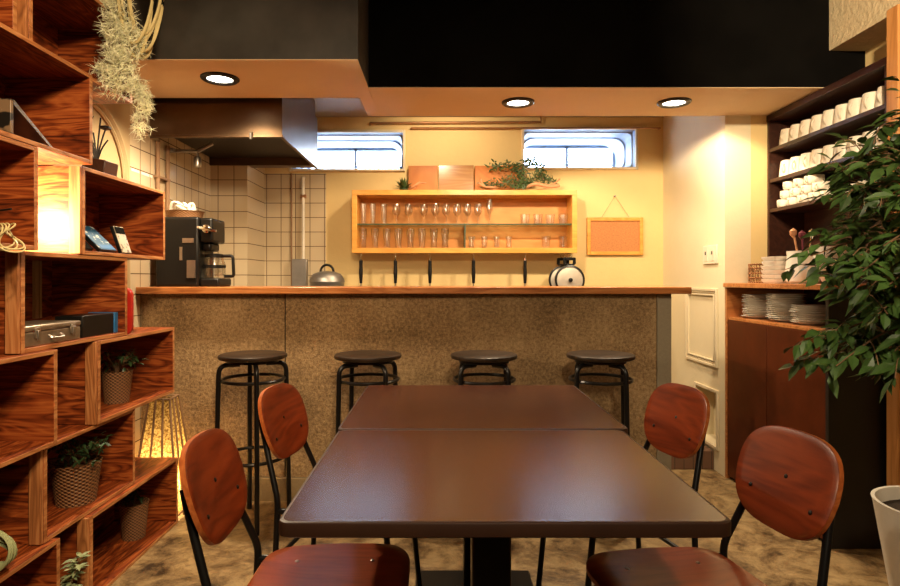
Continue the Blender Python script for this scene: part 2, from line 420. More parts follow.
# passage side wall with a low niche, and its face towards the room
NI = (3.575, 3.865, .15, .468)
ws = MB().box((XS, YW, 0), (XS+.15, NI[0], 2.35)).box((XS, NI[1], 0), (XS+.15, YB, 2.35))
ws.box((XS, NI[0], 0), (XS+.15, NI[1], NI[2])).box((XS, NI[0], NI[3]), (XS+.15, NI[1], 2.35)).box((XS+.11, NI[0], NI[2]), (XS+.15, NI[1], NI[3]))
struct(ws.obj('wall_side', 'ivory', smooth=0))
struct(MB().box((XS+.15, YW, 0), (XR, YW+.1, 2.35)).obj('wall_side_face', 'cream'))
nf = MB()
for (a, b, c, d) in ((NI[0]-.022, NI[0], NI[2]-.02, NI[3]+.02), (NI[1], NI[1]+.022, NI[2]-.02, NI[3]+.02), (NI[0], NI[1], NI[3], NI[3]+.02), (NI[0], NI[1], NI[2]-.02, NI[2])):
    nf.box((XS-.012, a, c), (XS, b, d))
struct(nf.obj('trim_1', 'doorpaint', bevel=.003))
# moulded panel
pf = MB(); py0, py1, pz0, pz1 = 3.565, 4.02, .62, 1.092
for (i, w, d) in ((0, .016, .016), (.016, .012, .010), (.034, .010, .014)):
    a, b, c, e = py0+i, py1-i, pz0+i, pz1-i
    for q in ((a, a+w, c, e), (b-w, b, c, e), (a+w, b-w, e-w, e), (a+w, b-w, c, c+w)): pf.box((XS-d, q[0], q[2]), (XS, q[1], q[3]))
struct(pf.obj('trim_2', 'doorpaint', bevel=.002))
struct(MB().box((1.23, 3.62, 0), (XS-.002, 4.30, .115)).obj('trim_3', 'brick', bevel=.006))
# soffit above the bar, in two lengths
struct(MB().box((XL, 2.603, 2.104), (-.356, 3.149, 2.55)).box((XL, 2.604, 2.100), (-.357, 3.149, 2.104), 1).obj('soffit_left', ['litblack', 'soffit'], smooth=0))
sb = MB().box((-.356, 2.984, 2.104), (XR, 3.497, 2.55)).box((-.3555, 2.985, 2.100), (XR, 3.497, 2.104), 1)
sb.box((-.42, 3.149, 2.100), (-.356, 3.497, 2.35), 1)
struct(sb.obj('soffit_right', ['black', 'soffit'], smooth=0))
struct(MB().box((1.935, -2.4, 2.284), (XR, 2.984, 2.55)).obj('beam_right', 'stucco'))
# arched plaster moulding on the left wall, behind the crates
ar = MB()
for rad, wd in ((.34, .016), (.31, .010)):
    pts = [(XL+.006, 2.62+rad, 1.0)]+[(XL+.006, 2.62+rad*math.cos(a*PI/16), 1.62+rad*math.sin(a*PI/16)) for a in range(17)]+[(XL+.006, 2.62-rad, 1.0)]
    ar.tube(pts, wd, 6)
struct(ar.obj('trim_4', 'leftplaster'))
# windows
def rrect(x0, x1, z0, z1, r, y, n=5):
    out = []
    for cx, cz, a0 in ((x1-r, z1-r, 0), (x0+r, z1-r, 90), (x0+r, z0+r, 180), (x1-r, z0+r, 270)):
        for k in range(n+1):
            a = math.radians(a0+90*k/n); out.append((cx+r*math.cos(a), y, cz+r*math.sin(a)))
    return out
for i, (a, b, c, d) in enumerate(WIN):
    w = bpy.data.objects.new('window_%d' % (i+1), None); COL.objects.link(w); struct(w)
    m = MB(); e = .018
    for q in ((a-e, a, c-e, d+e), (b, b+e, c-e, d+e), (a, b, d, d+e), (a, b, c-e, c)): m.box((q[0], YB-.02, q[2]), (q[1], YB+.004, q[3]))
    m.obj('window_frame', 'winframe', w, bevel=.004)
    m = MB(); loops = []
    for (yy, ins, r) in ((YB+.002, .002, .004), (YB+.05, .004, .02), (YB+.055, .010, .04), (YB+.20, .012, .08), (YB+.205, .018, .09), (YB+.44, .020, .11)):
        loops.append(rrect(a+ins, b-ins, c+ins*.5, d-ins, r, yy))
    n = len(loops[0])
    m.add([p for l in loops for p in l], [(k*n+j, k*n+(j+1) % n, (k+1)*n+(j+1) % n, (k+1)*n+j) for k in range(len(loops)-1) for j in range(n)])
    m.obj('window_reveal', 'reveal', w, smooth=30)
    m = MB(); y = YB+.44; a2, b2, c2, d2 = a+.012, b-.012, c+.006, d-.012
    for q in ((a2, a2+.03, c2, d2), (b2-.03, b2, c2, d2), (a2, b2, d2-.03, d2), (a2, b2, c2, c2+.03), ((a2+b2)/2-.01, (a2+b2)/2+.01, c2, d2)): m.box((q[0], y, q[2]), (q[1], y+.03, q[3]))
    m.box((a2, y+.008, (c2+d2)/2-.040), (b2, y+.024, (c2+d2)/2-.026))
    m.obj('window_sash', 'sash', w)
    MB().box((a2, y+.014, c2), (b2, y+.018, d2)).obj('pane', 'pane', w, smooth=0)

# ------------------------------------------------------------------ bar
bar = thing('bar_counter', 'long bar counter with rough mortar front and orange wooden top', 'bar counter', (0, 3.11, 0))
m = MB().box((XL+.002, 0, .124), (-.806, .34, 1.073)).box((-.800, 0, .124), (1.122, .34, 1.073)); m.box((-.81, .006, .124), (-.79, .3, 1.07), 1)
m.obj('front_panel', ['mortar', 'blackplastic'], bar, smooth=0)
MB().box((1.126, -.002, .124), (1.20, .34, 1.073)).obj('end_panel', 'endplaster', bar, smooth=0, bevel=.004)
MB().box((XL+.002, -.004, 0), (1.20, .34, .12)).obj('plinth', 'plinth', bar, smooth=0, bevel=.004)
MB().box((XL+.002, -.06, 1.0735), (1.281, .39, 1.109)).obj('countertop', 'bartop', bar, bevel=.004)['label'] = 'orange varnished wooden countertop'
tag(MB().box((-1.29, 3.97, 0), (1.2, 4.44, .9)).obj('kitchen_worktop', 'dimsteel', bevel=.006), 'low grey steel worktop against the back wall behind the bar', 'worktop')

# ------------------------------------------------------------------ hood and pipes
hx0, hx1, hy0, hy1, hz0, hz1 = XL+.002, -.842, 3.20, 4.12, 1.913, 2.349
h = thing('range_hood', 'large brown steel extractor hood hanging over the tiled kitchen corner', 'extractor hood', (0, 0, 0))
m = MB()
m.add([(hx0, hy0, 1.913), (hx1-.01, hy0, 1.913), (hx1-.01, hy0, hz1), (hx0, hy0, hz1)], [(0, 1, 2, 3)])
def shell(x0, y0, x1, y1, z0, z1, t):
    b = MB()
    b.box((x0, y0, z0), (x1, y0+t, z1)).box((x1-t, y0+t, z0), (x1, y1, z1)).box((x0, y1-t, z0), (x1-t, y1, z1)).box((x0, y0+t, z1-t), (x1-t, y1-t, z1))
    return b
shell(hx0, hy0, hx1, 4.04, hz0, hz1, .012).box((-1.29, 4.041, hz0), (hx1, hy1, hz1-.1)).obj('canopy', 'hood', h, smooth=0)
b = MB().box((hx0+.013, hy0+.013, hz0+.05), (hx1-.013, 4.03, hz0+.07)); b.obj('filter_panel', 'hoodin', h, smooth=0)
b = MB()
b.box((hx0, hy0-.006, hz0-.008), (hx1+.006, hy0+.02, hz0+.006)).box((hx1-.014, hy0+.02, hz0-.008), (hx1+.006, hy1, hz0+.006))
b.obj('lower_lip', 'hood', h, smooth=0, bevel=.002)
p = at(252, 137, 3.20); MB().tube([(p.x, 3.202, p.z+.02), (p.x, 3.18, p.z+.015), (p.x, 3.18, p.z-.015)], .007).obj('hook', 'brushed', h)

b = MB()
for k, yy in enumerate((3.262, 3.38)):
    b.tube([(XL+.016, yy, 1.112), (XL+.016, yy, 1.90)], .012)
for zz in (1.3, 1.7): b.box((XL+.001, 3.24, zz), (XL+.025, 3.40, zz+.012))
tag(b.obj('pipe_pair', 'twig'), 'pair of thin brown vertical pipes on the left tiled wall', 'pipes')
t = thing('wall_tap', 'small steel wall tap with jointed spout under the hood', 'tap', (0, 0, 0))
a = at(160, 150, 3.40); b = MB(); a.x = XL
b.lathe([(.02, 0), (.02, .02)], 12, (XL+.03, 3.40, a.z-.01)); b.tube([(XL, 3.43, a.z), (XL+.06, 3.43, a.z), (XL+.16, 3.44, a.z), (XL+.16, 3.44, a.z-.04)], .011)
b.obj('body', 'dimsteel', t); MB().tube([(XL+.16, 3.44, a.z), (XL+.24, 3.46, a.z+.05)], .010).obj('spout', 'brushed', t)
MB().lathe([(.02, 0), (.022, .012), (.022, .05), (.016, .06)], 12, (XL+.16, 3.44, a.z-.09)).obj('knob', 'brushed', t)

b = MB()
y0 = YB-.03
A = at(371, 123, y0); B = at(541, 122, y0); b.tube([A, (A.x, y0, A.z), B, (B.x, y0, B.z+.05)], .009)
C = at(411, 128, y0); D = at(660, 128, y0); b.tube([(C.x, YB, C.z), C, D], .007)
b.tube([(A.x, YB, A.z), A], .011); b.tube([(B.x, YB, B.z+.05), (B.x, y0, B.z+.05)], .009); b.tube([(D.x, YB, D.z), D], .007)
tag(b.obj('conduit', 'copper'), 'thin copper conduits running along the back wall above the windows', 'conduit')
t = thing('pipe_with_box', 'white pipe running down the tiles into a grey metal box', 'pipe', (0, 0, 0))
a = at(303, 177, 4.40); c = at(303, 260, 4.40); MB().tube([(a.x, 4.448, a.z), (a.x, 4.41, a.z), (c.x, 4.41, c.z-.02)], .011).obj('pipe', 'pipe', t)
d = at(303, 196, 4.40); MB().tube([(d.x-.02, 4.41, d.z), (d.x+.022, 4.41, d.z)], .014, 10).obj('valve', 'copper', t)
q0 = at(292, 284, 4.40); q1 = at(307, 259, 4.40); MB().box((q0.x, 4.385, q0.z-.02), (q1.x, 4.446, q1.z)).obj('box', 'dimsteel', t, bevel=.004)
b = MB().tube([(q0.x-.012, 4.435, 1.93), (q0.x-.012, 4.435, .9)], .006)
tag(b.obj('cable', 'twig'), 'thin dark cable running down the tiles left of the white pipe', 'cable')

m = MB()
for (a_, b_) in ((131, 139), (141, 149), (150, 152)):
    y0_, y1_ = 1.55*600/(440-a_), 1.55*600/(440-b_); z_ = CAMZ+(279-170)/600*3.03
    m.box((XL+.0005, y0_, z_-.007), (XL+.002, y1_, z_+.007))
tag(m.obj('wall_strip', 'white', smooth=0), 'tiny white strip on the left wall beside the arch', 'sticker')  # three short white strips in a row, no lettering
# ------------------------------------------------------------------ downlights
def downlight(x, y, label):
    t = thing('downlight', label, 'downlight', (x, y, 2.1), group='downlights in the soffit')
    MB().lathe([(.088, 0), (.088, -.006), (.080, -.012), (.060, -.010), (.058, -.002), (.058, 0)], 32, cap0=False, cap1=False).obj('ring', 'blackplastic', t)
    MB().lathe([(.001, -.0035), (.058, -.0035), (.058, -.001)], 32).obj('diffuser', 'diffuser', t)
DL = [(-1.04, 2.836), (.419, 3.22), (1.256, 3.22)]
for (x, y), l in zip(DL, ('black ringed downlight in the soffit beside the hood, over the crates', 'black ringed downlight in the soffit above the glass cabinet', 'black ringed downlight in the soffit nearest the white cups')): downlight(x, y, l)

# ------------------------------------------------------------------ glass cabinet on the back wall
cx0, cx1, cz0, cz1, cy0, cy1 = -.623, .970, 1.334, 1.780, 4.24, 4.448
t = thing('glass_cabinet', 'open yellow pine wall cabinet with a glass shelf, full of drinking glasses', 'cabinet', (0, 0, 0))
q = .036
MB().box((cx0, cy0, cz0), (cx1, cy1-.01, cz0+q)).obj('bottom_panel', 'cabwood', t, bevel=.002)
MB().box((cx0, cy0, cz1-q), (cx1, cy1-.01, cz1)).obj('top_panel', 'cabwood', t, bevel=.002)
for x in (cx0, cx1-q): MB().box((x, cy0, cz0+q), (x+q, cy1-.01, cz1-q)).obj('side_panel', 'cabwood', t, bevel=.002)
MB().box((cx0, cy1-.01, cz0), (cx1, cy1, cz1)).obj('back_panel', 'cabback', t, smooth=0)
sz = 1.535
MB().box((cx0+q, cy0+.02, sz), (cx1-q, cy1-.011, sz+.008)).box((cx0+q, cy0+.018, sz), (cx1-q, cy0+.02, sz+.008), 1).obj('glass_shelf', ['shelfglass', 'shelfedge'], t, smooth=0)
xd = at(465, 240, 4.26).x
MB().box((xd-.004, cy0+.02, cz0+q), (xd+.004, cy1-.011, sz)).obj('divider', 'shelfedge', t, smooth=0)
GL = cz0+q
def lat(prof, name, label, loc, group, mat='glass'):
    o = MB().lathe(prof, 20, cap0=True, cap1=False).obj(name, mat); o.location = loc; return tag(o, label, 'glass', group)
def tumbler(r0, r1, hgt): return [(r0, 0), (r1, hgt), (r1-.0025, hgt), (r0-.002, .012), (.001, .012)]
def goblet(hgt, rb): return [(.028, 0), (.028, .003), (.005, .007), (.0045, hgt*.4), (rb*.55, hgt*.45), (rb, hgt*.62), (rb*.82, hgt), (rb*.80, hgt), (rb*.96, hgt*.62), (rb*.5, hgt*.47), (.001, hgt*.45)]
yg = 4.345
def gx(px): return (px-440)/600*yg
def series(name, prof, pxs, z, labels, group, jit=.006):
    base = None
    for k, px in enumerate(pxs):
        loc = (gx(px), yg+R.uniform(-jit, jit), z+.0005)
        if base is None: base = lat(prof, name, labels[k], loc, group)
        else: dup(base, loc, label=labels[k])
series('tall_tumbler', tumbler(.018, .024, .150), [363.5, 373, 384], sz+.008, ['tall narrow tumbler at the left end of the glass shelf', 'middle one of the three tall narrow tumblers on the glass shelf', 'third tall narrow tumbler on the glass shelf, beside the first goblet'], 'tall tumblers on the glass shelf')
series('wine_goblet', goblet(.148, .030), [396.4, 408.6, 423.8, 435.4, 446.2, 457, 467.5, 478], sz+.008, ['stemmed goblet on the glass shelf, %s to the right of the tumblers' % ORD[k] for k in range(8)], 'goblets on the glass shelf')
series('champagne_flute', goblet(.185, .024), [489.6], sz+.008, ['tallest stemmed flute at the right end of the goblet row'], None)
series('short_glass', tumbler(.030, .036, .075), [525, 538, 550, 563], sz+.008, ['short wide glass at right of the glass shelf, %s of four from its left' % ORD[k] for k in range(4)], 'short glasses at right of the glass shelf')
series('beer_glass', [(.024, 0), (.022, .05), (.030, .11), (.029, .145), (.0265, .145), (.0275, .11), (.02, .05), (.02, .014), (.001, .014)], [363, 375, 387, 398.5, 410.4, 422, 434, 445], GL, ['curved beer glass on the cabinet floor, %s from the left' % ORD[k] for k in range(8)], 'beer glasses on the cabinet floor')
series('small_tumbler', tumbler(.019, .025, .088), [471.6, 484.3, 496.8, 509], GL, ['small tumbler on the cabinet floor, %s right of the divider' % ORD[k] for k in range(4)], 'small tumblers beside the divider')
series('rocks_glass', tumbler(.028, .033, .090), [546, 563], GL, ['wide rocks glass near the right end of the cabinet floor', 'wide rocks glass against the right side of the cabinet floor'], 'rocks glasses at the right end')

# three wooden boards and two plants on the cabinet
def lean_board(px0, px1, pyt, mat, name, label):
    a = at(px0, pyt, 4.42); b = at(px1, pyt, 4.42)
    m = MB(); m.X = Matrix.Translation((0, 4.385, cz1+.001)) @ Matrix.Rotation(-.10, 4, 'X')
    m.box((a.x, 0, 0), (b.x, .016, a.z-cz1)); tag(m.obj(name, mat, bevel=.003), label, 'board', 'boards leaning on top of the cabinet')
lean_board(408.5, 437.6, 166, 'board1', 'wooden_board', 'orange wooden board leaning on the wall below the left window')
lean_board(438.6, 473.6, 165.5, 'board2', 'wooden_board', 'pale striped wooden board between the two orange boards on the cabinet')
lean_board(474.6, 522, 166, 'board1', 'wooden_board', 'orange wooden board behind the trailing plant on the cabinet')
t = thing('succulent', 'small spiky succulent with a brown twig at left on the cabinet', 'plant', at(404, 189, 4.33))
t.location.z = cz1+.001
m = MB()
for k in range(46):
    a = R.uniform(0, 2*PI); e = R.uniform(.15, 1.35)
    m.leaf((0, 0, .015), (math.cos(a)*math.cos(e), math.sin(a)*math.cos(e)*.7, math.sin(e)), (0, 0, 1), R.uniform(.06, .11), .022, .1)
m.obj('leaves', 'leafmid', t, smooth=0)
MB().lathe([(.03, 0), (.035, .02), (.02, .025)], 12).obj('rosette_base', 'leafdark', t)
m = MB()
for k in range(7):
    x = .05+.015*k; m.tube(spline([(x*.4, 0, .01), (x*.8, -.02, .02+.006*k), (x+.02, -.01, .02+R.uniform(0, .05))]), .004, 5)
m.obj('twig', 'drift', t)
t = thing('trailing_plant', 'bushy trailing green plant with driftwood at right on the cabinet', 'plant', at(520, 189, 4.33))
t.location.z = cz1+.012; o = Vector(t.location)
fol = MB(); br = MB()
def sprig(pts, n, L, W, spread, M_, droop=.2):
    P = spline(pts, 8); br.tube(P, .003, 5)
    for k in range(n):
        p = P[int(R.random()*len(P))]
        d = Vector((R.gauss(0, 1), R.gauss(0, .6), R.gauss(.25, .8)))
        q_ = p+Vector((R.gauss(0, spread), R.gauss(0, spread*.6), R.gauss(0, spread))); q_.z = max(q_.z, .004); d.z = abs(d.z) if q_.z < .03 else d.z
        M_.leaf(q_, d, (R.gauss(0, 1), -1, R.gauss(0, 1)), L*R.uniform(.6, 1.3), W, droop)
def W_(px, py, Y=4.33): return at(px, py, Y)-o
sprig([W_(523, 186), W_(520, 172), W_(508, 164), W_(492, 167)], 170, .038, .014, .018, fol)
sprig([W_(523, 186), W_(523, 168), W_(531, 160), W_(540, 170), W_(543, 180)], 150, .038, .014, .016, fol)
sprig([W_(484, 187), W_(500, 183), W_(515, 184), W_(528, 184)], 190, .035, .011, .014, fol, 0)
sprig([W_(524, 186), W_(512, 176), W_(506, 180)], 60, .03, .010, .018, fol)
sprig([W_(530, 183), W_(538, 176), W_(546, 180), W_(556, 183)], 130, .035, .009, .012, fol, -.1)
fol.obj('leaves', 'leafmid', t, smooth=0); br.obj('stems', 'twig', t)
m = MB()
m.tube(spline([W_(527, 187), W_(536, 184, 4.30), W_(548, 186.5, 4.3), W_(560, 185.5, 4.3)]), [.012]*6+[.016]*7+[.014]*5+[.006], 7)
m.tube(spline([W_(548, 186, 4.3), W_(555, 183, 4.3), W_(560, 179, 4.3)]), .006, 6)
m.tube(spline([W_(496, 187, 4.29), W_(486, 187, 4.29), W_(479, 183, 4.29)]), .006, 6)
m.tube(spline([W_(486, 187, 4.29), W_(482, 183, 4.29), W_(481, 179, 4.29)]), .005, 6)
m.obj('driftwood', 'drift', t)

# utensils hanging under the cabinet
def utensil(px, label, kind):
    x = (px-440)/600*4.30
    t = thing('ladle' if kind else 'kitchen_turner', label, 'kitchen utensil', (x, 4.30, cz0), group='utensils hanging under the cabinet')
    MB().tube([(0, .004, 0), (0, .004, -.014), (0, -.012, -.022), (0, -.014, -.010)], .0022, 6).obj('hook', 'chrome', t)
    MB().tube([(0, -.005+.008*math.sin(a*PI/5), -.027+.011*math.cos(a*PI/5)) for a in range(10)], .0025, 6, closed=True).tube([(0, -.004, -.038), (0, -.004, -.052)], .006, 8).obj('hanging_loop', 'chrome', t)
    m = MB(); m.tube(spline([(0, -.004, -.050), (0, -.004, -.10), (0, -.004, -.165), (0, -.004, -.215)], 3), [.012, .013, .0125, .0125, .014, .0145, .0135, .012, .011, .010][:10], 10)
    m.obj('handle', 'blackplastic', t)
    m = MB().tube([(0, -.004, -.213), (0, -.004, -.32)], .005, 8)
    if kind: m.lathe([(.001, -.045), (.030, -.036), (.045, -.005), (.045, 0), (.042, 0), (.028, -.033), (.001, -.042)], 16, (0, -.045, -.31), cap0=False, cap1=False)
    else: m.box((-.04, -.006, -.40), (.04, -.003, -.315))
    m.obj('head', 'brushed', t)
    return t
for k, px in enumerate((361, 395.5, 430, 473.5, 525)):
    utensil(px, 'black handled utensil hanging under the cabinet, %s from the left' % ORD[k], k % 2)

# pot with lid, hanging lids
t = thing('stock_pot', 'steel pot with domed lid and black loop handle behind the bar', 'pot', (at(327, 285, 4.15).x, 4.15, .9))
z = 1.13-.9
MB().lathe([(.112, 0), (.118, .01), (.118, z-.005), (.122, z)], 28).obj('body', 'dimsteel', t)
lid = MB().lathe([(.122, z), (.118, z+.022), (.095, z+.055), (.055, z+.070), (.001, z+.075)], 28, cap1=False).obj('lid', 'dimsteel', t)
m = MB().tube([(.045*math.cos(a*PI/10), 0, z+.070+.048*math.sin(a*PI/10)) for a in range(11)], .0085, 8); m.obj('handle', 'blackplastic', lid)
def hanging_lid(px, Y, label):
    x = (px-440)/600*Y; r = .106
    t = thing('pan_lid', label, 'pan lid', (x, Y, 1.333), group='lids hanging under the cabinet')
    MB().tube([(.018*math.cos(a*PI/6), 0, -.016+.016*math.sin(a*PI/6)) for a in range(12)], .003, 6, closed=True).obj('hanging_ring', 'chrome', t)
    m = MB()
    for s in (-1, 1): m.box((s*.034-.010, -.012, -.078), (s*.034+.010, .012, -.032))
    m.box((-.040, -.012, -.050), (.040, .012, -.030)).box((-.036, -.012, -.085), (.036, .012, -.074)); m.obj('lug_handle', 'blackplastic', t, bevel=.004)
    X = Matrix.Translation((0, 0, -.084-r)) @ Matrix.Rotation(PI/2, 4, 'X')
    m = MB(); m.X = X; m.lathe([(r-.012, .000), (r, .002), (r, .018), (r-.012, .022), (r-.014, .014)], 36, cap0=True, cap1=False); m.obj('rim', 'blackplastic', t)
    m = MB(); m.X = X; m.lathe([(r-.013, .014), (r-.03, .017), (.05, .020), (.001, .021)], 36, cap0=False, cap1=False); m.obj('disc', 'lidsteel', t)
    m = MB(); m.X = X; m.lathe([(.008, .018), (.008, .028), (.015, .034), (.014, .044), (.001, .046)], 16, cap1=False); m.obj('knob', 'blackplastic', t)
hanging_lid(563, 4.35, 'rear round pan lid under the cabinet, mostly hidden by another lid')
hanging_lid(569.5, 4.265, 'front round steel pan lid with black rim hanging under the cabinet')

# cork board
t = thing('cork_board', 'cork board in a pale wooden frame hanging by string on the wall', 'cork board', (0, 0, 0))
a = at(587, 255, 4.43); b_ = at(643, 217.5, 4.43); f = .026
for q in ((a.x, a.x+f, a.z, b_.z), (b_.x-f, b_.x, a.z, b_.z), (a.x+f, b_.x-f, a.z, a.z+f), (a.x+f, b_.x-f, b_.z-f, b_.z)):
    MB().box((q[0], 4.42, q[2]), (q[1], 4.445, q[3])).obj('frame', 'cabwood', t, bevel=.003)
MB().box((a.x+f, 4.432, a.z+f), (b_.x-f, 4.444, b_.z-f)).obj('cork_panel', 'cork', t, smooth=0)
n = at(615, 196, 4.43); m = MB().tube([at(602, 217, 4.43), n, at(629, 217, 4.43)], .0022, 5); m.obj('string', 'string', t)
m = MB().tube([(n.x, 4.449, n.z), (n.x, 4.42, n.z)], .006, 8); m.obj('nail', 'dimsteel', t)

# switch plate
t = thing('wall_switch', 'ivory twin socket plate on the side wall above the bar', 'socket', (0, 0, 0))
ys0, ys1 = XS*600/(704.5-440), XS*600/(718.5-440); z1_ = CAMZ+(279-245.5)/600*3.66; z0_ = CAMZ+(279-264)/600*3.66
MB().box((XS-.012, ys1, z0_), (XS, ys0, z1_)).obj('plate', 'switch', t, bevel=.003)
for k in (0, 1):
    yy = ys1+(ys0-ys1)*(.27+.46*k); MB().box((XS-.016, yy-.02, z0_+.02), (XS-.011, yy+.02, z1_-.02)).box((XS-.018, yy-.006, (z0_+z1_)/2), (XS-.015, yy-.002, (z0_+z1_)/2+.02), 1).box((XS-.018, yy+.004, (z0_+z1_)/2), (XS-.015, yy+.008, (z0_+z1_)/2+.02), 1).obj('socket', ['switch', 'iron'], t)

# ------------------------------------------------------------------ coffee machine on the bar
t = thing('coffee_machine', 'black drip coffee machine standing at the left end of the bar', 'coffee machine', (-1.33, 3.27, 1.1095))
MB().box((-.175, -.10, 0), (.055, .12, .37)).obj('body', 'blackplastic', t, bevel=.012)
MB().box((.056, -.09, .0), (.16, .10, .045)).obj('hotplate_base', 'blackplastic', t, bevel=.01)
m = MB().box((.056, -.09, .235), (.125, .10, .365)); m.box((.056, -.06, .19), (.105, .07, .236)); m.obj('brew_head', 'blackplastic', t, bevel=.012)
m = MB(); m.X = Matrix.Translation((.10, -.095, .305)) @ Matrix.Rotation(PI/2, 4, 'X'); m.lathe([(.022, 0), (.022, .02), (.015, .024)], 16)
m.X = Matrix.Translation((.055, -.10, .305)); m.tube([(0, -.005, .008), (.03, -.02, .002), (.06, -.025, -.004), (.10, -.02, -.012)], .009, 8); m.obj('lever', 'chrome', t)
m = MB().box((-.03, -.104, .232), (.03, -.099, .256)).box((-.045, -.104, .14), (-.03, -.099, .21)); m.obj('control_plate', 'brushed', t)
car = MB().lathe([(.052, 0), (.058, .012), (.058, .07), (.046, .115), (.048, .125), (.045, .125), (.043, .113), (.055, .07), (.055, .014), (.001, .012)], 24, (.108, -.02, .046), cap0=True, cap1=False).obj('carafe', 'glass', t)
MB().box((-.005, -.108, .046), (.04, -.101, .14)).obj('milk_panel', 'brushed', t)
m = MB(); hx = .108; m.tube(smoothpath([(hx+.045, -.02, .165), (hx+.10, -.02, .165), (hx+.105, -.02, .055), (hx+.055, -.02, .055)], .015), .009, 8)
m.lathe([(.05, 0), (.05, .018), (.03, .022)], 20, (.108, -.02, .156)); m.lathe([(.0595, 0), (.0595, .016)], 20, (.108, -.02, .10), cap0=False, cap1=False); m.obj('handle', 'blackplastic', car)
t2 = thing('wicker_tray', 'shallow wicker tray on top of the coffee machine', 'tray', (-1.395, 3.28, 1.480))
m = MB().lathe([(.088, 0), (.098, .034), (.102, .038), (.094, .038), (.084, .006), (.001, .006)], 28, cap0=True, cap1=False); m.obj('woven_wall', 'wickerpale', t2)
t3 = thing('filter_packet', 'crumpled clear plastic packet lying in the wicker tray', 'packet', (-1.40, 3.27, 1.489))
m = MB()
for k in range(9): m.tube(spline([(R.uniform(-.07, .0), R.uniform(-.05, .05), .01), (R.uniform(-.04, .05), R.uniform(-.05, .05), R.uniform(.05, .085)), (R.uniform(.03, .07), R.uniform(-.05, .05), R.uniform(.02, .05))]), .008, 5)
m.obj('sheet', 'white', t3)

# ------------------------------------------------------------------ crates on the left
CR_D = .30
def crate(x, y0, y1, z0, z1, label):
    L = y1-y0; H = z1-z0-.001
    t = thing('wooden_crate', label, 'crate', (x, y0, z0+.0005), group='stacked wooden crates along the left wall')
    e, s = .018, .014
    def panel(nm, a, b, mm):
        k = MB().box(a, b); k.m[-1] = 1; return k.obj(nm, [mm, 'sawn'], t, bevel=.0015)
    panel('end_panel', (-CR_D, 0, 0), (0, e, H), 'crateX')
    panel('end_panel', (-CR_D, L-e, 0), (0, L, H), 'crateX')
    panel('bottom_panel', (-CR_D, e, 0), (0, L-e, s), 'crateY')
    panel('top_panel', (-CR_D, e, H-s), (0, L-e, H), 'crateY')
    MB().box((-CR_D, e, s), (-CR_D+.010, L-e, H*.5-.001)).box((-CR_D, e, H*.5+.001), (-CR_D+.010, L-e, H-s)).obj('back_panel', 'crateY', t)
    MB().box((-.040, -.012, .002), (-.001, 0, H-.002)).obj('corner_batten', 'batten', t, bevel=.0015)
    m = MB()
    for zz in (.05, H*.5, H-.05): m.tube([(-.009, L*.0-.001, zz), (-.009, -.0135, zz)], .003, 6)
    return t
CR = [(-1.236, 2.12, 2.83, 0, .31, 'bottom right crate on the floor, holding a basket, beside the rope lamp'),
      (-1.234, 1.30, 1.95, 0, .31, 'bottom left crate on the floor with a pale green strap on top'),
      (-1.255, 1.90, 2.47, .31, .62, 'crate in the second row up, holding the largest basket plant'),
      (-1.250, 1.03, 1.66, .31, .62, 'crate mostly outside the picture at left in the second row up'),
      (-1.243, 2.18, 2.81, .62, .925, 'crate above the rope lamp, in the third row, holding a basket plant'),
      (-1.228, 1.28, 1.927, .62, .925, 'empty crate in the third row, below the tin case'),
      (-1.250, 1.79, 2.40, .925, 1.235, 'fourth row crate holding a tin case and black box'),
      (-1.250, 1.03, 1.69, .925, 1.235, 'crate at the far left of the fourth row beside the tin case crate'),
      (-1.246, 2.09, 2.72, 1.235, 1.545, 'crate in the fifth row holding the blue book, lit at its near end'),
      (-1.205, 1.17, 1.80, 1.235, 1.545, 'empty crate at left in the fifth row, next to the glowing gap'),
      (-1.204, 1.45, 2.08, 1.545, 1.855, 'sixth row crate holding the folding picture stand'),
      (-1.240, 1.81, 2.42, 1.855, 2.165, 'topmost crate behind the pale hanging moss'),
      (-1.240, 1.13, 1.76, 1.855, 2.165, 'topmost crate at the upper left, left of the moss crate')]
for c in CR: crate(*c)

# things in and on the crates
def basket(loc, r, h, label, leafy, mat='leafdark', n=60, sp=.07):
    t = thing('basket_plant', label, 'potted plant', loc)
    MB().lathe([(r*.78, 0), (r, h*.96), (r*1.04, h), (r*.97, h), (r*.9, h*.9), (.001, h*.88)], 28, cap1=False).obj('basket', 'wicker', t)
    m = MB(); st = MB()
    for k in range(leafy):
        a = R.uniform(0, 2*PI); q = R.uniform(.2, 1)
        tip = Vector((math.cos(a)*sp*q, math.sin(a)*sp*1.2*q, h+R.uniform(.02, sp*.9)))
        st.tube(spline([(0, 0, h*.88), (tip.x*.3, tip.y*.3, h+.02), tip], 3), .0015, 4)
        for j in range(5):
            d = Vector((R.gauss(0, 1), R.gauss(0, 1), R.gauss(0, .5))); m.leaf(tip*1+Vector((R.gauss(0, .012), R.gauss(0, .012), R.gauss(0, .01))), d, (0, 0, 1), .035, .014, .2)
    m.obj('leaves', mat, t, smooth=0); st.obj('stems', 'twig', t)
basket((-1.352, 2.51, .635), .060, .132, 'small basket with dark plant in the third row crate above the lamp', 26, sp=.09)
basket((-1.350, 2.225, .325), .085, .150, 'largest woven basket with dark plant, in the second row crate', 34, sp=.115)
basket((-1.347, 2.64, .015), .060, .155, 'narrow woven basket in the bottom crate beside the lamp', 12, sp=.05)

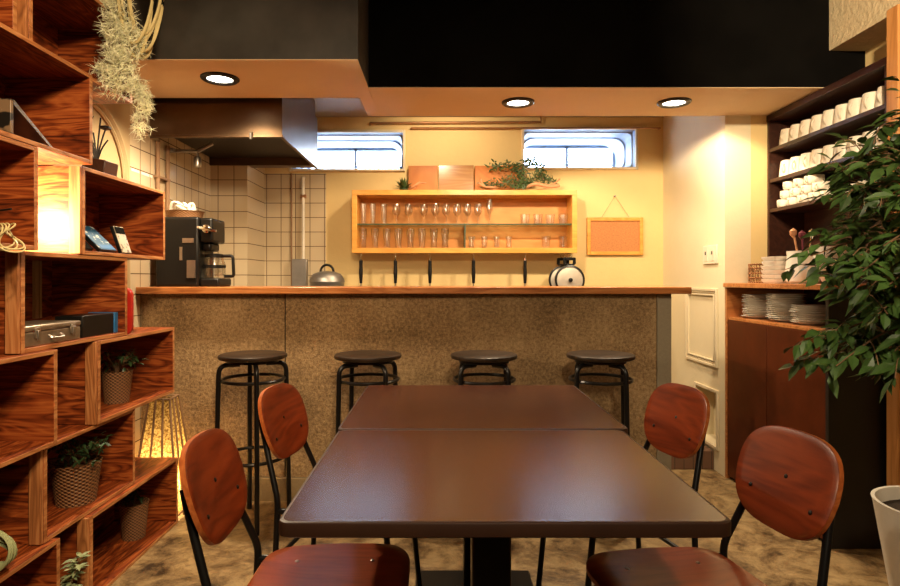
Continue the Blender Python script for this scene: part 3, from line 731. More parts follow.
t = thing('tin_case', 'flat aged tin case with two clasps in the fourth row crate', 'case', (-1.262, 1.82, .9396))
MB().box((-.16, 0, 0), (0, .287, .046)).obj('body', 'tin', t, bevel=.004)
MB().box((-.162, -.002, .0465), (.002, .289, .066)).obj('lid', 'tin', t, bevel=.006)
for y in (.055, .235): MB().box((.002, y-.012, .026), (.007, y+.012, .058)).box((.006, y-.005, .018), (.011, y+.005, .05)).obj('clasp', 'brushed', t, bevel=.001)
MB().tube(smoothpath([(.0, .115, .03), (.014, .115, .02), (.014, .175, .02), (.0, .175, .03)], .008), .004, 6).obj('handle', 'brushed', t)
t = thing('storage_box', 'black box with a bright blue end beside the tin case', 'box', (-1.272, 2.135, .9396))
MB().box((-.10, 0, 0), (0, .205, .078)).obj('body', 'blackplastic', t, bevel=.003); MB().box((-.102, .2055, 0), (.002, .232, .080)).obj('end_cap', 'blue', t, bevel=.002)
t = MB(); t.plate([[(0, y, z) for (x_, y, z) in [(0, p[0], p[2]) for p in rrect(-.10, .10, 0, .19, .03, 0)]]], (-.02, 0, 0), 0, 0)
o = t.obj('red_tray', 'red', bevel=.003); o.location = (-1.337, 2.425, .9255); o.rotation_euler = (0, 0, PI/2); tag(o, 'red tray standing on edge behind the tin case crate', 'tray')
def lean_book(name, y0, wd, x0, hgt, dep, mats, label, th=.014):
    a = math.atan2(dep, hgt); t = thing(name, label, 'book', (x0, y0, 1.2502+th*math.sin(a))); Lh = math.hypot(dep, hgt)
    X = Matrix.Rotation(-a, 4, 'Y')
    m = MB(); m.X = X; m.box((-th, 0, 0), (0, wd, Lh)); m.obj('pages', mats[0], t, bevel=.0015)
    m = MB(); m.X = X; m.box((0.0002, 0.002, .0), (.002, wd-.002, Lh)); m.obj('cover', mats[1], t)
    if len(mats) > 2:
        m = MB(); m.X = X; m.box((.002, .01, Lh*.04), (.003, wd-.01, Lh*.2)); m.obj('title_band', mats[2], t)
    return t
lean_book('book', 2.23, .112, -1.262, .092, .095, ['blackplastic', 'bluecover', 'blue'], 'blue printed book leaning back in the fifth row crate')
lean_book('notebook', 2.165, .06, -1.285, .085, .085, ['blackplastic', 'black'], 'black notebook leaning left of the blue book')
t = lean_book('card_stand', 2.372, .075, -1.258, .105, .036, ['blackplastic', 'palecover'], 'beige patterned card with dark top right of the blue book')
t['category'] = 'card'
m = MB(); m.X = Matrix.Rotation(-math.atan2(.036, .105), 4, 'Y'); m.box((.002, .003, .08), (.003, .072, .108)); m.obj('top_band', 'black', t)
t = thing('picture_stand', 'folding picture stand with dark sketch in the sixth row crate', 'picture stand', (-1.222, 1.72, 1.5597))
MB().box((-.24, -.012, 0), (0, 0, .105)).obj('front_board', 'sketch', t, bevel=.002)
m = MB(); m.add([(0, .001, .105), (-.24, .001, .105), (-.24, .185, 0), (0, .185, 0), (0, .001, .09), (-.24, .001, .09), (-.24, .168, 0), (0, .168, 0)], [(0, 1, 2, 3), (4, 7, 6, 5), (0, 3, 7, 4), (1, 5, 6, 2), (0, 4, 5, 1), (3, 2, 6, 7)]); m.obj('rear_board', 'dimsteel', t, smooth=0)
MB().box((-.24, .002, .0), (-.232, .16, .03)).box((-.03, .001, .0), (-.02, .155, .004)).obj('spreader', 'black', t)

t = thing('flower_ornament', 'black iron flower ornament in a wooden box on the fifth row crate', 'ornament', (-1.38, 2.44, 1.5455))
m = MB(); m.X = Matrix.Rotation(.15, 4, 'Y'); m.box((-.055, -.05, 0), (.035, .05, .085)); m.obj('box', 'darkshelf', t, bevel=.003)
m = MB()
for (dx, dz, kind) in ((-.10, .20, 0), (-.06, .25, 1), (-.03, .20, 0), (.02, .215, 2), (.03, .17, 0), (-.08, .13, 3), (-.05, .15, 2), (.0, .26, 0)):
    m.tube(spline([(-.02, 0, .06), (dx*.4-.01, 0, .06+dz*.4), (dx, 0, dz)], 4), .0035, 5)
    if kind == 2: m.lathe([(.004, -.006), (.022, 0), (.022, .008), (.004, .014)], 10, (dx, 0, dz))
    if kind == 1:
        for a in (-.7, 0, .6): m.leaf((dx, 0, dz-.03), (math.sin(a), 0, math.cos(a)), (0, -1, 0), .06, .014, 0)
    if kind == 3: m.lathe([(.004, -.012), (.034, 0), (.034, .012), (.004, .024)], 10, (dx, 0, dz))
m.obj('iron_flowers', 'iron', t)

# bulb lighting the gap
t = thing('small_lamp', 'small bare bulb lamp tucked in the glowing gap between two crates', 'lamp', (-1.45, 1.945, 1.236))
MB().lathe([(.028, 0), (.028, .012), (.012, .02), (.012, .035)], 16).obj('base', 'iron', t)
MB().lathe([(.010, .035), (.022, .055), (.020, .075), (.001, .085)], 16, cap1=False).obj('bulb', 'bulb', t)

# rope lamp on the floor
t = thing('rope_lamp', 'glowing woven rope floor lamp with dark ribs behind the bottom crate', 'lamp', (-1.365, 2.968, 0), 0)
def fr(z): return .113-(.113-.048)*z/.565
m = MB(); zs = [.02+.545*k/8 for k in range(9)]
ring = lambda z, q=1: [(fr(z)*q, -fr(z)*q, z), (fr(z)*q, fr(z)*q, z), (-fr(z)*q, fr(z)*q, z), (-fr(z)*q, -fr(z)*q, z)]
m.add([p for z in zs for p in ring(z)], [(4*k+j, 4*k+(j+1) % 4, 4*k+4+(j+1) % 4, 4*k+4+j) for k in range(8) for j in range(4)]); m.obj('shade', 'ropeshade', t, smooth=0)
for s in range(4):
    for u in ((-1, -.34, .34) if True else ()):
        a0, a1 = ring(0.0), ring(.57)
        def pt(r_, k, u): p, q = Vector(r_[k]), Vector(r_[(k+1) % 4]); return p+(q-p)*(u+1)/2
        p, q = pt(a0, s, u), pt(a1, s, u); c0 = Vector((p.x*1.03, p.y*1.03, p.z)); c1 = Vector((q.x*1.05, q.y*1.05, q.z))
        MB().tube([c0, c1], .0055, 6).obj('rib', 'twig', t)
for z in (.02, .565): MB().tube(ring(z, 1.02), .006, 6, closed=True).obj('rim', 'twig', t)
MB().lathe([(.03, 0), (.03, .02), (.014, .03), (.014, .07)], 16).obj('bulb_holder', 'iron', t)
MB().lathe([(.012, .07), (.03, .10), (.028, .13), (.001, .145)], 16, cap1=False).obj('bulb', 'bulb', t)
m = MB().tube(spline([(-1.30, 2.99, .006), (-1.22, 2.96, .006), (-1.19, 2.93, .03), (-1.15, 2.92, .006), (-1.10, 3.0, .006), (-1.16, 3.08, .006)]), .004, 6)
tag(m.obj('lamp_cord', 'blackplastic'), 'black cord lying on the floor beside the glowing rope lamp', 'cord')

# coils of cord
def coil(name, c, rx, rz, n, rad, mats, label, jit, yaw=0, flat=False):
    m = MB(); X = Matrix.Translation(c) @ Matrix.Rotation(yaw, 4, 'Z'); m.X = X
    for k in range(n):
        ax, az = rx*R.uniform(.75, 1.05), rz*R.uniform(.8, 1.0); ox, oy = R.uniform(-jit, jit), R.uniform(-jit, jit)
        tw = R.uniform(-.4, .4)
        pts = [(ox+ax*math.cos(a*PI/14), oy+tw*.06*math.sin(a*PI/14)+.02*math.sin(a*PI/7), az*math.sin(a*PI/14)-(az-rz)) for a in range(28)]
        m.tube(pts, rad, 6, closed=True, mi=k % len(mats))
    return tag(m.obj(name, mats), label, 'cord')
coil('cord_coil', (-1.098, 2.21, 2.185), .068, .228, 9, .0055, ['creamcord', 'blackplastic', 'creamcord', 'creamcord'], 'coil of cream and black cords hanging beside the pale moss', .02, .2)
m = MB().tube([(-1.24, 2.24, 2.155), (-1.17, 2.22, 2.155), (-1.16, 2.22, 2.18)], .005, 6); 
tag(m.obj('wall_hook', 'iron'), 'small iron hook on the top crate holding the cord coil', 'hook')
coil('wire_coil', (-1.190, 1.645, 1.262), .032, .040, 4, .0022, ['creamcord'], 'small coil of cream wire hanging at the left edge of the picture', .006, PI/2)
tag(MB().tube([(-1.206, 1.645, 1.338), (-1.175, 1.645, 1.342)], .003, 8).obj('nail', 'iron'), 'iron nail in the left crate edge carrying the cream wire coil', 'nail')
m = MB()
for k in range(4):
    rx, rz_ = .074-.007*k, .058-.007*k; oy = 1.70+.012*k
    pts = [(-1.290+rx*math.cos(a*PI/14), oy+.012*math.sin(a*PI/14+k), .3165+.058-.006*k+rz_*math.sin(a*PI/14)) for a in range(28)]
    for w in (-.005, .005): m.tube([(p[0], p[1]+w, p[2]) for p in pts], .0045, 5, closed=True)
tag(m.obj('strap_coil', 'palecord'), 'coil of flat pale green strap standing on the bottom left crate', 'strap')

# leafy sprig in the gap
t = thing('sprig_plant', 'small pale leafed plant on the floor between the bottom crates', 'plant', (-1.275, 2.045, 0))
MB().lathe([(.035, 0), (.045, .07), (.041, .07), (.038, .06), (.001, .06)], 16, cap1=False).obj('pot', 'iron', t)
m = MB(); st = MB()
for k in range(5):
    tip = Vector((R.uniform(0, .055), R.uniform(-.03, .04), R.uniform(.17, .25))); P = spline([(0, 0, .06), (tip.x*.4, tip.y*.4, tip.z*.6), tip], 4); st.tube(P, .002, 4)
    for p in P[2:]:
        for j in range(2):
            a = R.uniform(0, 2*PI); m.leaf(p, (math.cos(a), math.sin(a), R.uniform(-.2, .5)), (0, 0, 1), .042, .018, .15)
m.obj('leaves', 'paleleaf', t, smooth=0); st.obj('stems', 'twig', t)

# hanging moss
t = thing('hanging_moss', 'pale feathery moss plant hanging down the front of the topmost crate', 'plant', (-1.2, 2.27, 2.17))
o = Vector(t.location); m = MB(); st = MB()
def strand(pix, n, spread, L):
    P = spline([at(*p)-o for p in pix], 8); st.tube(P, .0025, 5)
    for k in range(n):
        u = R.random(); p = P[int(u*(len(P)-1))]
        c = p+Vector((R.gauss(0, spread), R.gauss(0, spread*.8), R.gauss(0, spread)))
        for j in range(7):
            d = Vector((R.gauss(0, 1), R.gauss(0, 1), R.gauss(-.1, 1))); m.blade(c, d, L*R.uniform(.6, 1.3), .0016)
strand([(104, -4, 2.24), (112, 18, 2.2), (114, 40, 2.2), (120, 62, 2.2)], 170, .020, .034)
strand([(112, -6, 2.25), (122, 10, 2.22), (124, 30, 2.2), (128, 52, 2.2)], 130, .020, .032)
strand([(118, 45, 2.2), (117, 65, 2.2), (112, 78, 2.2), (117, 90, 2.2)], 130, .022, .034)
strand([(122, 55, 2.2), (130, 72, 2.2), (135, 88, 2.2), (145, 98, 2.2)], 120, .015, .030)
strand([(135, 84, 2.2), (143, 97, 2.2), (146, 108, 2.2), (139, 120, 2.2), (141, 134, 2.2)], 110, .012, .028)
strand([(136, 26, 2.2), (141, 42, 2.2), (140, 54, 2.2)], 50, .014, .028)
strand([(116, 64, 2.2), (104, 68, 2.2), (97, 70, 2.2)], 40, .008, .026)
m.obj('fronds', 'moss', t, smooth=0); st.obj('stems', 'twig', t)

# ------------------------------------------------------------------ tables
def table(x0, x1, y0, y1, label, rz=0):
    cx, cy = (x0+x1)/2, (y0+y1)/2; t = thing('dining_table', label, 'table', (cx, cy, 0), rz, 'dark brown tables pushed together')
    w, d = (x1-x0)/2, (y1-y0)/2; zt = .71; b = .004
    out = [(p[0], p[2]) for p in rrect(-w, w, -d, d, .022, 0, 6)]; n = len(out)
    def rg(q, z): return [(x-math.copysign(q, x), y-math.copysign(q, y), z) for (x, y) in out]
    m = MB(); rs = [rg(.006, zt-.030), rg(0, zt-.026), rg(0, zt-b), rg(b*.3, zt-b*.3), rg(b, zt), rg(b+.003, zt)]
    m.add([p for r in rs for p in r], [(k*n+j, k*n+(j+1) % n, (k+1)*n+(j+1) % n, (k+1)*n+j) for k in range(len(rs)-1) for j in range(n)], 1)
    k = len(m.v)-n; m.f.append(tuple(range(k, k+n))); m.m.append(0); m.f.append(tuple(range(n-1, -1, -1))); m.m.append(1)
    top = m.obj('tabletop', ['table', 'table_edge'], t, smooth=30)
    for pg in top.data.polygons:
        if len(pg.vertices) > 4: pg.use_smooth = False
    MB().box((-.045, -.045, .03), (.045, .045, .668)).obj('pedestal', 'steel', t, bevel=.008)
    MB().box((-.16, -.16, .668), (.16, .16, .68)).box((-.03, -.24, .655), (.03, .24, .668)).obj('top_bracket', 'steel', t)
    MB().box((-.22, -.22, 0), (.22, .22, .014)).box((-.07, -.07, .014), (.07, .07, .032)).obj('base_plate', 'steel', t, bevel=.006)
table(-.296, .534, 1.083, 1.752, 'dark brown table nearest the camera with sunlit sheen')
table(-.302, .557, 1.760, 2.490, 'dark brown table behind the nearer one, in front of the stools')

# ------------------------------------------------------------------ chairs
def sup(n, a, b, e, f=None):
    out = []
    for k in range(n):
        t = 2*PI*k/n; c, s = math.cos(t), math.sin(t)
        out.append((a*math.copysign(abs(c)**(2/e), c), b*math.copysign(abs(s)**(2/e), s)))
    return out
def make_chair(label, loc, rz):
    t = thing('dining_chair', label, 'chair', loc, rz, 'plywood dining chairs around the tables')
    N = 44
    # seat: rounded, a little narrower at the back, shallow dip
    o2 = sup(N, .187, .190, 5.5)
    def sp(x, y): 
        wy = 1-.10*max(0, -x)/.187
        return Vector((x, y*wy, .44-.010*(1-(x/.19)**2)*(1-(y/.19)**2)+(-.012*((x-.12)/.07)**2 if x > .12 else 0)))
    rings = [[sp(x*q, y*q) for (x, y) in o2] for q in (1, .985, .85, .6, .3)]
    for p in rings[0]: p.z -= .002
    seat = MB().plate([r[::1] for r in rings], (0, 0, -.012), 0, 1).obj('seat', ['seat', 'ply'], t, smooth=35)
    tilt = .30; cz = .665; cx = -.270
    def bp(y, z):
        w = 1-.10*max(0, -z)/.13
        return Vector((cx-z*math.tan(tilt)+.55*y*y, y*w, cz+z))
    o3 = sup(N, .155, .117, 2.9)
    rings = [[bp(y*q, z*q) for (y, z) in o3] for q in (1, .98, .85, .6, .3)]
    for p in rings[0]: p.x -= .0015
    rest = MB().plate(rings, (-.012, 0, -.003), 0, 1).obj('backrest', ['chair', 'ply'], t, smooth=35)
    def boltm(p, nrm):
        m = MB(); nrm = Vector(nrm).normalized(); m.tube([p-nrm*.002, p+nrm*.0015, p+nrm*.003], [.0055, .0055, .003], 10); return m
    for (y, z) in ((0, .008), (-.10, -.042), (.10, -.042)): boltm(bp(y, z), (1, 0, .3)).obj('bolt', 'steel', rest)
    for (x, y) in ((-.10, .10), (.09, .10), (-.10, -.10), (.09, -.10)): boltm(sp(x, y), (0, 0, 1)).obj('bolt', 'brushed', seat)
    r = .0098
    for s in (-1, 1):
        b = bp(s*.112, -.045); y = s*.158
        MB().tube(smoothpath([(-.238, y, 0), (-.217, y, .445), (b.x-.024, s*.124, b.z-.02), (b.x-.050, s*.112, b.z+.07)], .028), r, 10).obj('rear_leg', 'steel', t)
        MB().tube(smoothpath([(-.2165, y, .413), (.135, y, .413), (.178, y, 0)], .045), r, 10).obj('front_leg', 'steel', t)
        MB().tube([(-.227, y, .255), (.152, y, .255)], r*.8, 8).obj('side_stretcher', 'steel', t)
    MB().tube([(-.10, -.158, .413), (-.10, .158, .413)], r*.8, 8).tube([(.09, -.158, .413), (.09, .158, .413)], r*.8, 8).obj('seat_rail', 'steel', t)
    MB().tube([(-.227, -.158, .255), (-.227, .158, .255)], r*.8, 8).obj('rear_stretcher', 'steel', t)
    return t
ch = make_chair('red brown plywood chair at the near left, beside the crates', (-.262, 1.425, 0), .0)
dup(ch, (-.272, 2.02, 0), -.19, 'red brown plywood chair at the far left, in front of the leftmost stool')
dup(ch, (.570, 1.40, 0), PI+.19, 'red brown plywood chair at the near right, beside the potted fig')
dup(ch, (.553, 2.00, 0), PI+.27, 'red brown plywood chair at the far right, by the passage')

# ------------------------------------------------------------------ stools
def make_stool(label, loc, rz):
    t = thing('bar_stool', label, 'stool', loc, rz, 'bar stools along the bar')
    MB().lathe([(.148, .773), (.156, .776), (.159, .784), (.157, .792), (.152, .795), (.001, .794)], 40, cap1=False).obj('seat', 'stoolseat', t)
    MB().lathe([(.12, .757), (.12, .773)], 24).obj('seat_plate', 'steel', t)
    for k in range(4):
        a = k*PI/2; c, s = math.cos(a), math.sin(a)
        P = smoothpath([(.06, 0, .748), (.153, 0, .748), (.170, 0, 0)], .055)
        MB().tube([(p.x*c, p.x*s, p.z) for p in P], .0115, 10).obj('leg', 'steel', t)
    for (z, r, w) in ((.675, .143, .008), (.31, .150, .008)):
        MB().tube([(r*math.cos(a*PI/20), r*math.sin(a*PI/20), z) for a in range(40)], w, 8, closed=True).obj('ring', 'steel', t)
    return t
s0 = make_stool('black round bar stool at the left, behind the far left chair', (-.888, 2.85, 0), math.radians(23))
for px, rz, l in ((368, 38, 'black round bar stool second from the left along the bar'), (484, 42, 'black round bar stool third from the left along the bar'), (600.5, 32, 'black round bar stool rightmost along the bar')):
    dup(s0, ((px-440)/600*2.85, 2.85, 0), math.radians(rz), l)

# ------------------------------------------------------------------ crockery shelf at the right
XF = 1.90; yA, yB_ = 2.545, 3.483; zc = 1.127
t = thing('cup_shelf', 'dark brown wooden shelf unit full of white cups on the right wall', 'shelf', (0, 0, 0))
for (a, b_) in ((yA, yA+.02), (yB_-.02, yB_)): MB().box((XF, a, zc+.001), (XR-.002, b_, 2.085)).obj('side_panel', 'darkshelf', t, smooth=0)
MB().box((XF-.006, yA, 2.062), (XR-.002, yB_, 2.095)).obj('top_panel', 'darkshelf', t, smooth=0, bevel=.002)
MB().box((XR-.012, yA+.02, zc+.001), (XR-.002, yB_-.02, 2.06)).obj('back_panel', 'darkshelf', t, smooth=0)
SZ = (1.880, 1.703, 1.533)
for z in SZ: MB().box((XF+.002, yA+.021, z), (XR-.013, yB_-.021, z+.020)).obj('shelf_board', 'darkshelf', t, smooth=0, bevel=.002)
t = thing('side_cabinet', 'low brown cabinet with a wooden top, under the cup shelf', 'cabinet', (0, 0, 0))
yN = 2.556
MB().box((1.642, yN-.004, 1.102), (XR-.002, yB_, zc)).obj('top_panel', 'cabwood' if 0 else 'bartop', t, bevel=.003)
MB().box((XS+.006, yN+.02, .915), (XR-.004, yB_-.02, .932)).obj('shelf_board', 'bartop', t, bevel=.002)
MB().box((XS, yB_-.02, .0), (XR-.002, yB_, 1.101)).obj('side_panel', 'bartop', t, smooth=0)
MB().box((XS, yN, 0), (XR-.002, yN+.02, 1.101)).obj('end_panel', 'blackboardpaint', t, smooth=0)
for (a, b_) in ((yN+.021, 3.046), (3.05, yB_-.021)): MB().box((XS+.004, a, .02), (XS+.022, b_, .914)).obj('door', 'brownboard', t, bevel=.002)
MB().box((XR-.016, yN+.021, .933), (XR-.004, yB_-.021, 1.10)).obj('back_panel', 'darkshelf', t, smooth=0)

# cups: two rows of tall cups, then low stacked cups
def make_cup(h, r, label, loc, rz, grp, hb=True):
    t = thing('cup', label, 'cup', loc, rz, grp)
    if h < .06: MB().lathe([(r*.80, 0), (r*.97, h*.18), (r, h*.5), (r, h), (r*.93, h), (r*.93, h*.5), (.001, h*.15)], 24, cap1=False).obj('bowl', 'cup', t)
    else: MB().lathe([(r, 0), (r*.96, h*.35), (r*.84, h*.82), (r*.76, h), (r*.70, h), (r*.66, h-.004), (.001, h-.004)], 24, cap1=False).obj('bowl', 'cup', t)
    P = [(-(r*(.86 if h > .06 else 1)+(.020 if h > .06 else .011)*math.sin(a*PI/8)), 0, h*(.22+.56*a/8)) for a in range(9)]
    MB().tube(P, .0045 if h > .06 else .003, 6).obj('handle', 'cup', t); return t
def yrow(px, X=1.965): return X*600/(px-440)
base = None
for row, (z, nm) in enumerate(((SZ[0], 'top'), (SZ[1], 'middle'))):
    for k in range(9):
        y = 3.405-.0945*k
        l = 'tall white upturned cup on the %s shelf, %s from its far end' % (nm, ORD[k])
        loc = (1.975, y, z+.0203)
        if base is None: base = make_cup(.098, .046, l, loc, 0.5, 'tall cups in two shelf rows')
        else: dup(base, loc, .5+R.uniform(-.15, .15), l)
base = None
lev = ('bottom', 'middle', 'top')
for lv, n in ((0, 5), (1, 4), (2, 3)):
    for k in range(n):
        loc = (1.965, 3.405-.098*k-.030*lv, SZ[2]+.0205+.0465*lv); l = 'low white cup in the stacked heap on the lowest shelf, %s layer, %s from its far end' % (lev[lv], ORD[k])
        l = 'low stacked cup, %s layer of the lowest shelf heap, %s from far end' % (lev[lv], ORD[k])
        if base is None: base = make_cup(.045, .047, l, loc, .2, 'low cups stacked on the lowest shelf')
        else: dup(base, loc, .2+R.uniform(-.2, .2), l)
for k in range(3): dup(base, (1.965, 2.86-.11*k, SZ[2]+.0205), .3, 'low white cup half hidden by fig leaves, %s from the stacked heap' % ORD[k], group='low cups behind the fig leaves')

# on the counter top
t = thing('wire_basket', 'small round beige wire basket at the left end of the cabinet top', 'basket', (1.80, 3.365, zc+.0005))
m = MB()
for z in (.004, .03, .055, .085, .105): m.tube([(.062*math.cos(a*PI/14), .062*math.sin(a*PI/14), z) for a in range(28)], .004, 5, closed=True)
m.obj('hoops', 'wickerpale', t); m = MB()
for k in range(26):
    a = 2*PI*k/26; b_ = a+.28*(1 if k % 2 else -1); m.tube([(.062*math.cos(a), .062*math.sin(a), .004), (.062*math.cos(b_), .062*math.sin(b_), .105)], .003, 5)
m.obj('lattice', 'wickerpale', t)
m = MB(); m.lathe([(.06, 0), (.06, .005)], 20); m.obj('floor_disc', 'wickerpale', t)
base = None
for k in range(6):
    z = zc+.0005+.0235*k; l = 'square white dish beside the wire basket, %s from the bottom of its stack' % ORD[k]
    if base is None:
        m = MB(); o4 = sup(32, .082, .082, 6)
        for (q, zz) in ((.80, 0), (.90, .008), (1, .021)): pass
        rs = [[(x*q, y*q, zz) for (x, y) in o4] for (q, zz) in ((.86, 0), (.95, .008), (1, .022), (.97, .022), (.88, .010))]
        m.add([p for r_ in rs for p in r_], [(i*32+j, i*32+(j+1) % 32, (i+1)*32+(j+1) % 32, (i+1)*32+j) for i in range(4) for j in range(32)]+[tuple(range(31, -1, -1)), tuple(range(128, 160))])
        base = m.obj('square_dish', 'white'); tag(base, l, 'dish', 'square dishes stacked on the cabinet top'); base.location = (1.80, 3.155, z)
    else: dup(base, (1.80+R.uniform(-.003, .003), 3.155+R.uniform(-.003, .003), z), R.uniform(-.05, .05), l)
t = thing('utensil_crock', 'white ceramic crock on the cabinet top behind the fig leaves', 'crock', (1.80, 2.96, zc+.0005))
MB().lathe([(.07, 0), (.082, .012), (.086, .06), (.078, .135), (.080, .16), (.075, .16), (.073, .135), (.08, .06), (.001, .015)], 28, cap1=False).obj('body', 'white', t)
for k, (dx, dy, h_, mt, l) in enumerate(((-.02, .055, .27, 'drift', 'wooden spoon with round bowl sticking out of the white crock'), (.0, .02, .255, 'plum', 'dark red handled spoon sticking out of the white crock'), (.02, -.02, .26, 'chrome', 'shiny metal spoon sticking out of the white crock'))):
    s = thing('spoon', l, 'spoon', (1.80, 2.96, zc+.018), 0, 'spoons in the white crock')
    MB().tube([(dx*.2, dy*.2, 0), (dx, dy, h_-.05)], .005, 6).obj('handle', mt, s)
    m = MB(); m.X = Matrix.Translation((dx*1.1, dy*1.1, h_-.03)); m.lathe([(.003, -.028), (.016, -.01), (.017, .008), (.002, .022)], 12); m.obj('bowl', mt, s)
t = thing('sugar_bowl', 'large white bowl behind the fig leaves, right of the crock', 'bowl', (1.83, 2.76, zc+.0005))
MB().lathe([(.055, 0), (.085, .05), (.098, .13), (.10, .17), (.094, .17), (.09, .13), (.001, .02)], 28, cap1=False).obj('body', 'white', t)
# plates under the counter top
stack_names = ('nearest the passage', 'in the middle', 'beside the fig leaves')
base = None
for s_, (y, n, r) in enumerate(((3.325, 13, .090), (3.075, 14, .085), (2.86, 9, .090))):
    for k in range(n):
        z = .9325+.0098*k; l = 'white plate, %s from the bottom of the cabinet stack %s' % (ORD[k], stack_names[s_])
        loc = (1.775+R.uniform(-.006, .006), y+R.uniform(-.008, .008), z)
        if base is None:
            base = MB().lathe([(.055, 0), (.060, .003), (.090, .0125), (.092, .0135), (.088, .0145), (.058, .0055), (.001, .005)], 28, cap1=False).obj('plate', 'white'); tag(base, l, 'plate', 'plates stacked inside the side cabinet'); base.location = loc
        else: dup(base, loc, R.uniform(0, 6), l)

# framed wooden panel beside the shelf
t = thing('wooden_partition', 'orange framed wooden panel behind the fig at the right edge', 'partition', (0, 0, 0))
MB().box((1.885, 2.47, 0), (1.915, 2.535, 2.283)).obj('post', 'postwood', t, bevel=.003)
MB().box((1.916, 2.505, 0), (XR-.002, 2.535, 2.283)).obj('panel', 'postwood', t, smooth=0)
for z in (0, 1.895, 2.18): MB().box((1.916, 2.478, z), (XR-.002, 2.504, z+(.02 if z == 1.895 else .10))).obj('rail', 'postwood', t, bevel=.003)

# ------------------------------------------------------------------ potted fig
PX, PY = 1.635, 1.95
t = thing('potted_fig', 'large leafy weeping fig in a white pot at the right edge', 'potted plant', (PX, PY, 0)); o = Vector(t.location)
MB().lathe([(.120, 0), (.125, .01), (.188, .402), (.192, .413), (.180, .413), (.176, .40), (.170, .37), (.001, .365)], 40, cap1=False).obj('pot', 'pot', t)
MB().lathe([(.001, .366), (.170, .371)], 30, cap0=False, cap1=False).obj('soil', 'soil', t)
tr = MB(); fol = MB()
tr.tube(spline([(0, 0, .36), (.03, -.02, .62), (-.01, .03, .9), (.02, 0, 1.2), (.0, 0, 1.5), (.03, .02, 1.8)]), [.022]*10+[.018]*10+[.012]*11, 8)
tr.tube(spline([(.02, .01, .36), (-.03, .03, .65), (.03, -.01, .95), (-.02, .01, 1.25), (.04, -.03, 1.6)]), [.016]*12+[.010]*13, 7)
def branch(z0, pix, Y, nl, L=.060, mid=0):
    e = at(pix[0]+(3 if pix[1] < 290 else 10), pix[1]+(6 if pix[1] < 290 else -6), Y)-o; e.x = min(e.x, XR-PX-.08); s = Vector((0, 0, z0))
    c = s*.5+e*.5+Vector((0, 0, .07+mid)); P = spline([s, c, e], 8)
    tr.tube(P, [.006-.0045*i/(len(P)-1) for i in range(len(P))], 5)
    def twig(P, nl):
        d0 = (P[-1]-P[0]).normalized()
        for i in range(nl):
            u = .30+.70*(i+R.random()*.5)/nl; k = min(len(P)-2, int(u*(len(P)-1)))
            p = P[k]; d = (P[k+1]-P[k]).normalized(); side = 1 if i % 2 else -1
            w = d.cross(Vector((0, 0, 1))).normalized()
            dd = d*R.uniform(.3, 1)+w*side*R.uniform(.3, 1.1)+Vector((R.gauss(0, .25), R.gauss(0, .25), R.uniform(-.6, .3)))
            fol.leaf(p+dd.normalized()*.012, dd, (R.gauss(0, .35)-.15, R.gauss(0, .35)-.45, 1), L*R.uniform(.75, 1.25), L*.54, .16)
    twig(P, nl)
    for q in range(4):
        k = R.randint(5, len(P)-2); p = P[k]; d = (P[k+1]-P[k]).normalized()
        e2 = p+(d*R.uniform(.3, 1)+Vector((R.gauss(0, .5), R.gauss(0, .6), R.gauss(-.1, .4)))).normalized()*R.uniform(.06, .14)
        P2 = spline([p, (p+e2)/2+Vector((0, 0, .02)), e2], 4); tr.tube(P2, .0016, 4); twig(P2, max(6, nl//3))
BR = [(1.45, (880, 118), 1.9), (1.50, (897, 104), 1.85), (1.4, (858, 150), 1.95), (1.4, (838, 165), 1.9), (1.35, (848, 185), 1.75), (1.35, (828, 192), 1.95),
      (1.3, (862, 205), 1.7), (1.25, (838, 215), 2.0), (1.25, (818, 228), 1.9), (1.2, (808, 250), 1.85), (1.15, (815, 268), 2.0), (1.15, (835, 258), 1.7), (1.1, (828, 285), 1.85),
      (1.05, (838, 302), 1.75), (1.0, (845, 325), 1.95), (.95, (815, 345), 1.8), (.92, (799, 366), 1.85), (.95, (826, 372), 1.75), (.9, (848, 362), 2.0), (.92, (862, 385), 1.8), (.95, (885, 372), 1.7),
      (1.2, (880, 240), 1.6), (1.1, (880, 290), 1.6), (1.05, (868, 320), 1.65), (1.3, (895, 190), 1.6), (1.0, (892, 345), 1.7), (1.2, (860, 265), 1.65), (1.35, (880, 160), 1.7), (1.1, (858, 300), 2.1), (1.2, (870, 240), 2.15), (1.0, (875, 340), 2.1)]
for (z0, pix, Y) in BR: branch(z0, pix, Y, 16)
for k in range(14):
    a = R.uniform(-.5, 2.2); e = Vector((math.cos(a)*R.uniform(.2, .4), math.sin(a)*.3-.1, R.uniform(.85, 1.75)))
    pixe = e+o; branch(max(.8, e.z-.15), (440+600*pixe.x/pixe.y, 279-600*(pixe.z-CAMZ)/pixe.y), pixe.y, 14)
tr.obj('trunk', 'twig', t); fol.obj('leaves', 'leaf', t, smooth=0)

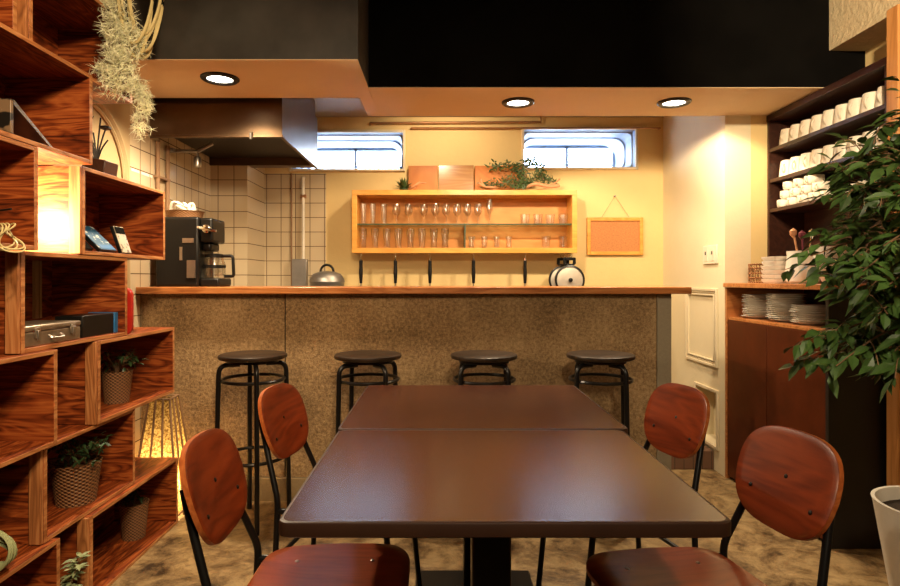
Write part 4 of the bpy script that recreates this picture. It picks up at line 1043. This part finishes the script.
# ------------------------------------------------------------------ light
def spot(name, loc, target, e, color, angle, size=.04, blend=.4):
    l = bpy.data.lights.new(name, 'SPOT'); l.energy = e; l.color = color; l.spot_size = math.radians(angle); l.spot_blend = blend; l.shadow_soft_size = size
    o = bpy.data.objects.new(name, l); COL.objects.link(o); o.location = loc
    d = Vector(target)-Vector(loc); o.rotation_euler = d.to_track_quat('-Z', 'Y').to_euler(); return o
def point(name, loc, e, color, size=.03):
    l = bpy.data.lights.new(name, 'POINT'); l.energy = e; l.color = color; l.shadow_soft_size = size
    o = bpy.data.objects.new(name, l); COL.objects.link(o); o.location = loc; return o
WARM = (1, .71, .40); WARM2 = (1, .79, .52)
for k, (x, y) in enumerate(DL): spot('downlight_lamp', (x, y, 2.085), (x+(0, 0, .25)[k], y+(0, .85, .85)[k], 0), (125, 88, 92)[k], WARM2, (150, 134, 134)[k], .05, (.6, .25, .2)[k])
spot('unseen_kitchen_spot', (.0, 3.72, 2.31), (.1, 4.4, 1.5), 33, WARM2, 140, .06, .6)  # unseen spot behind the soffit, added to light the back wall
spot('unseen_kitchen_side_spot', (-.6, 3.85, 1.88), (-1.2, 4.2, 1.0), 5, WARM, 140, .06, .6)  # unseen spot without a fixture, aimed at the tiled corner
spot('unseen_room_spot', (-.1, .55, 2.45), (-1.3, 2.0, 1.4), 120, WARM, 85, .06, 1)  # unseen room spots added for brightness; crate pair follows shadows inside the crates
spot('unseen_room_spot', (.1, .2, 2.45), (-1.35, 2.3, .5), 85, WARM, 80, .08, 1)
spot('unseen_room_spot', (.6, .3, 2.40), (1.94, 2.75, 2.40), 420, WARM2, 40, .05, .9)  # added only to brighten the stucco beam
spot('unseen_room_spot', (.9, .3, 2.45), (1.75, 2.8, 1.0), 75, WARM2, 50, .08, 1)  # unseen, added to lift the plates and cabinet at the right
spot('unseen_room_spot', (.3, -.4, 2.45), (.1, 2.6, .5), 130, WARM2, 80, .10, .7)  # added behind the camera to brighten the bar front
point('gap_bulb_lamp', (-1.44, 1.945, 1.345), 30, (1, .80, .50), .02)
point('rope_bulb_lamp', (-1.365, 2.968, .165), 10, (1, .74, .34), .03)
w = bpy.data.worlds.new('world'); sc.world = w; w.use_nodes = True
bg = w.node_tree.nodes['Background']; bg.inputs[0].default_value = (.74, .86, 1, 1); bg.inputs[1].default_value = 24.0

vs = sc.view_settings
vs.view_transform = 'Standard'; vs.look = 'None'; vs.gamma = 1; vs.exposure = .12; vs.use_curve_mapping = False
sc.cycles.max_bounces = 10; sc.cycles.transparent_max_bounces = 24; sc.cycles.sample_clamp_indirect = 6
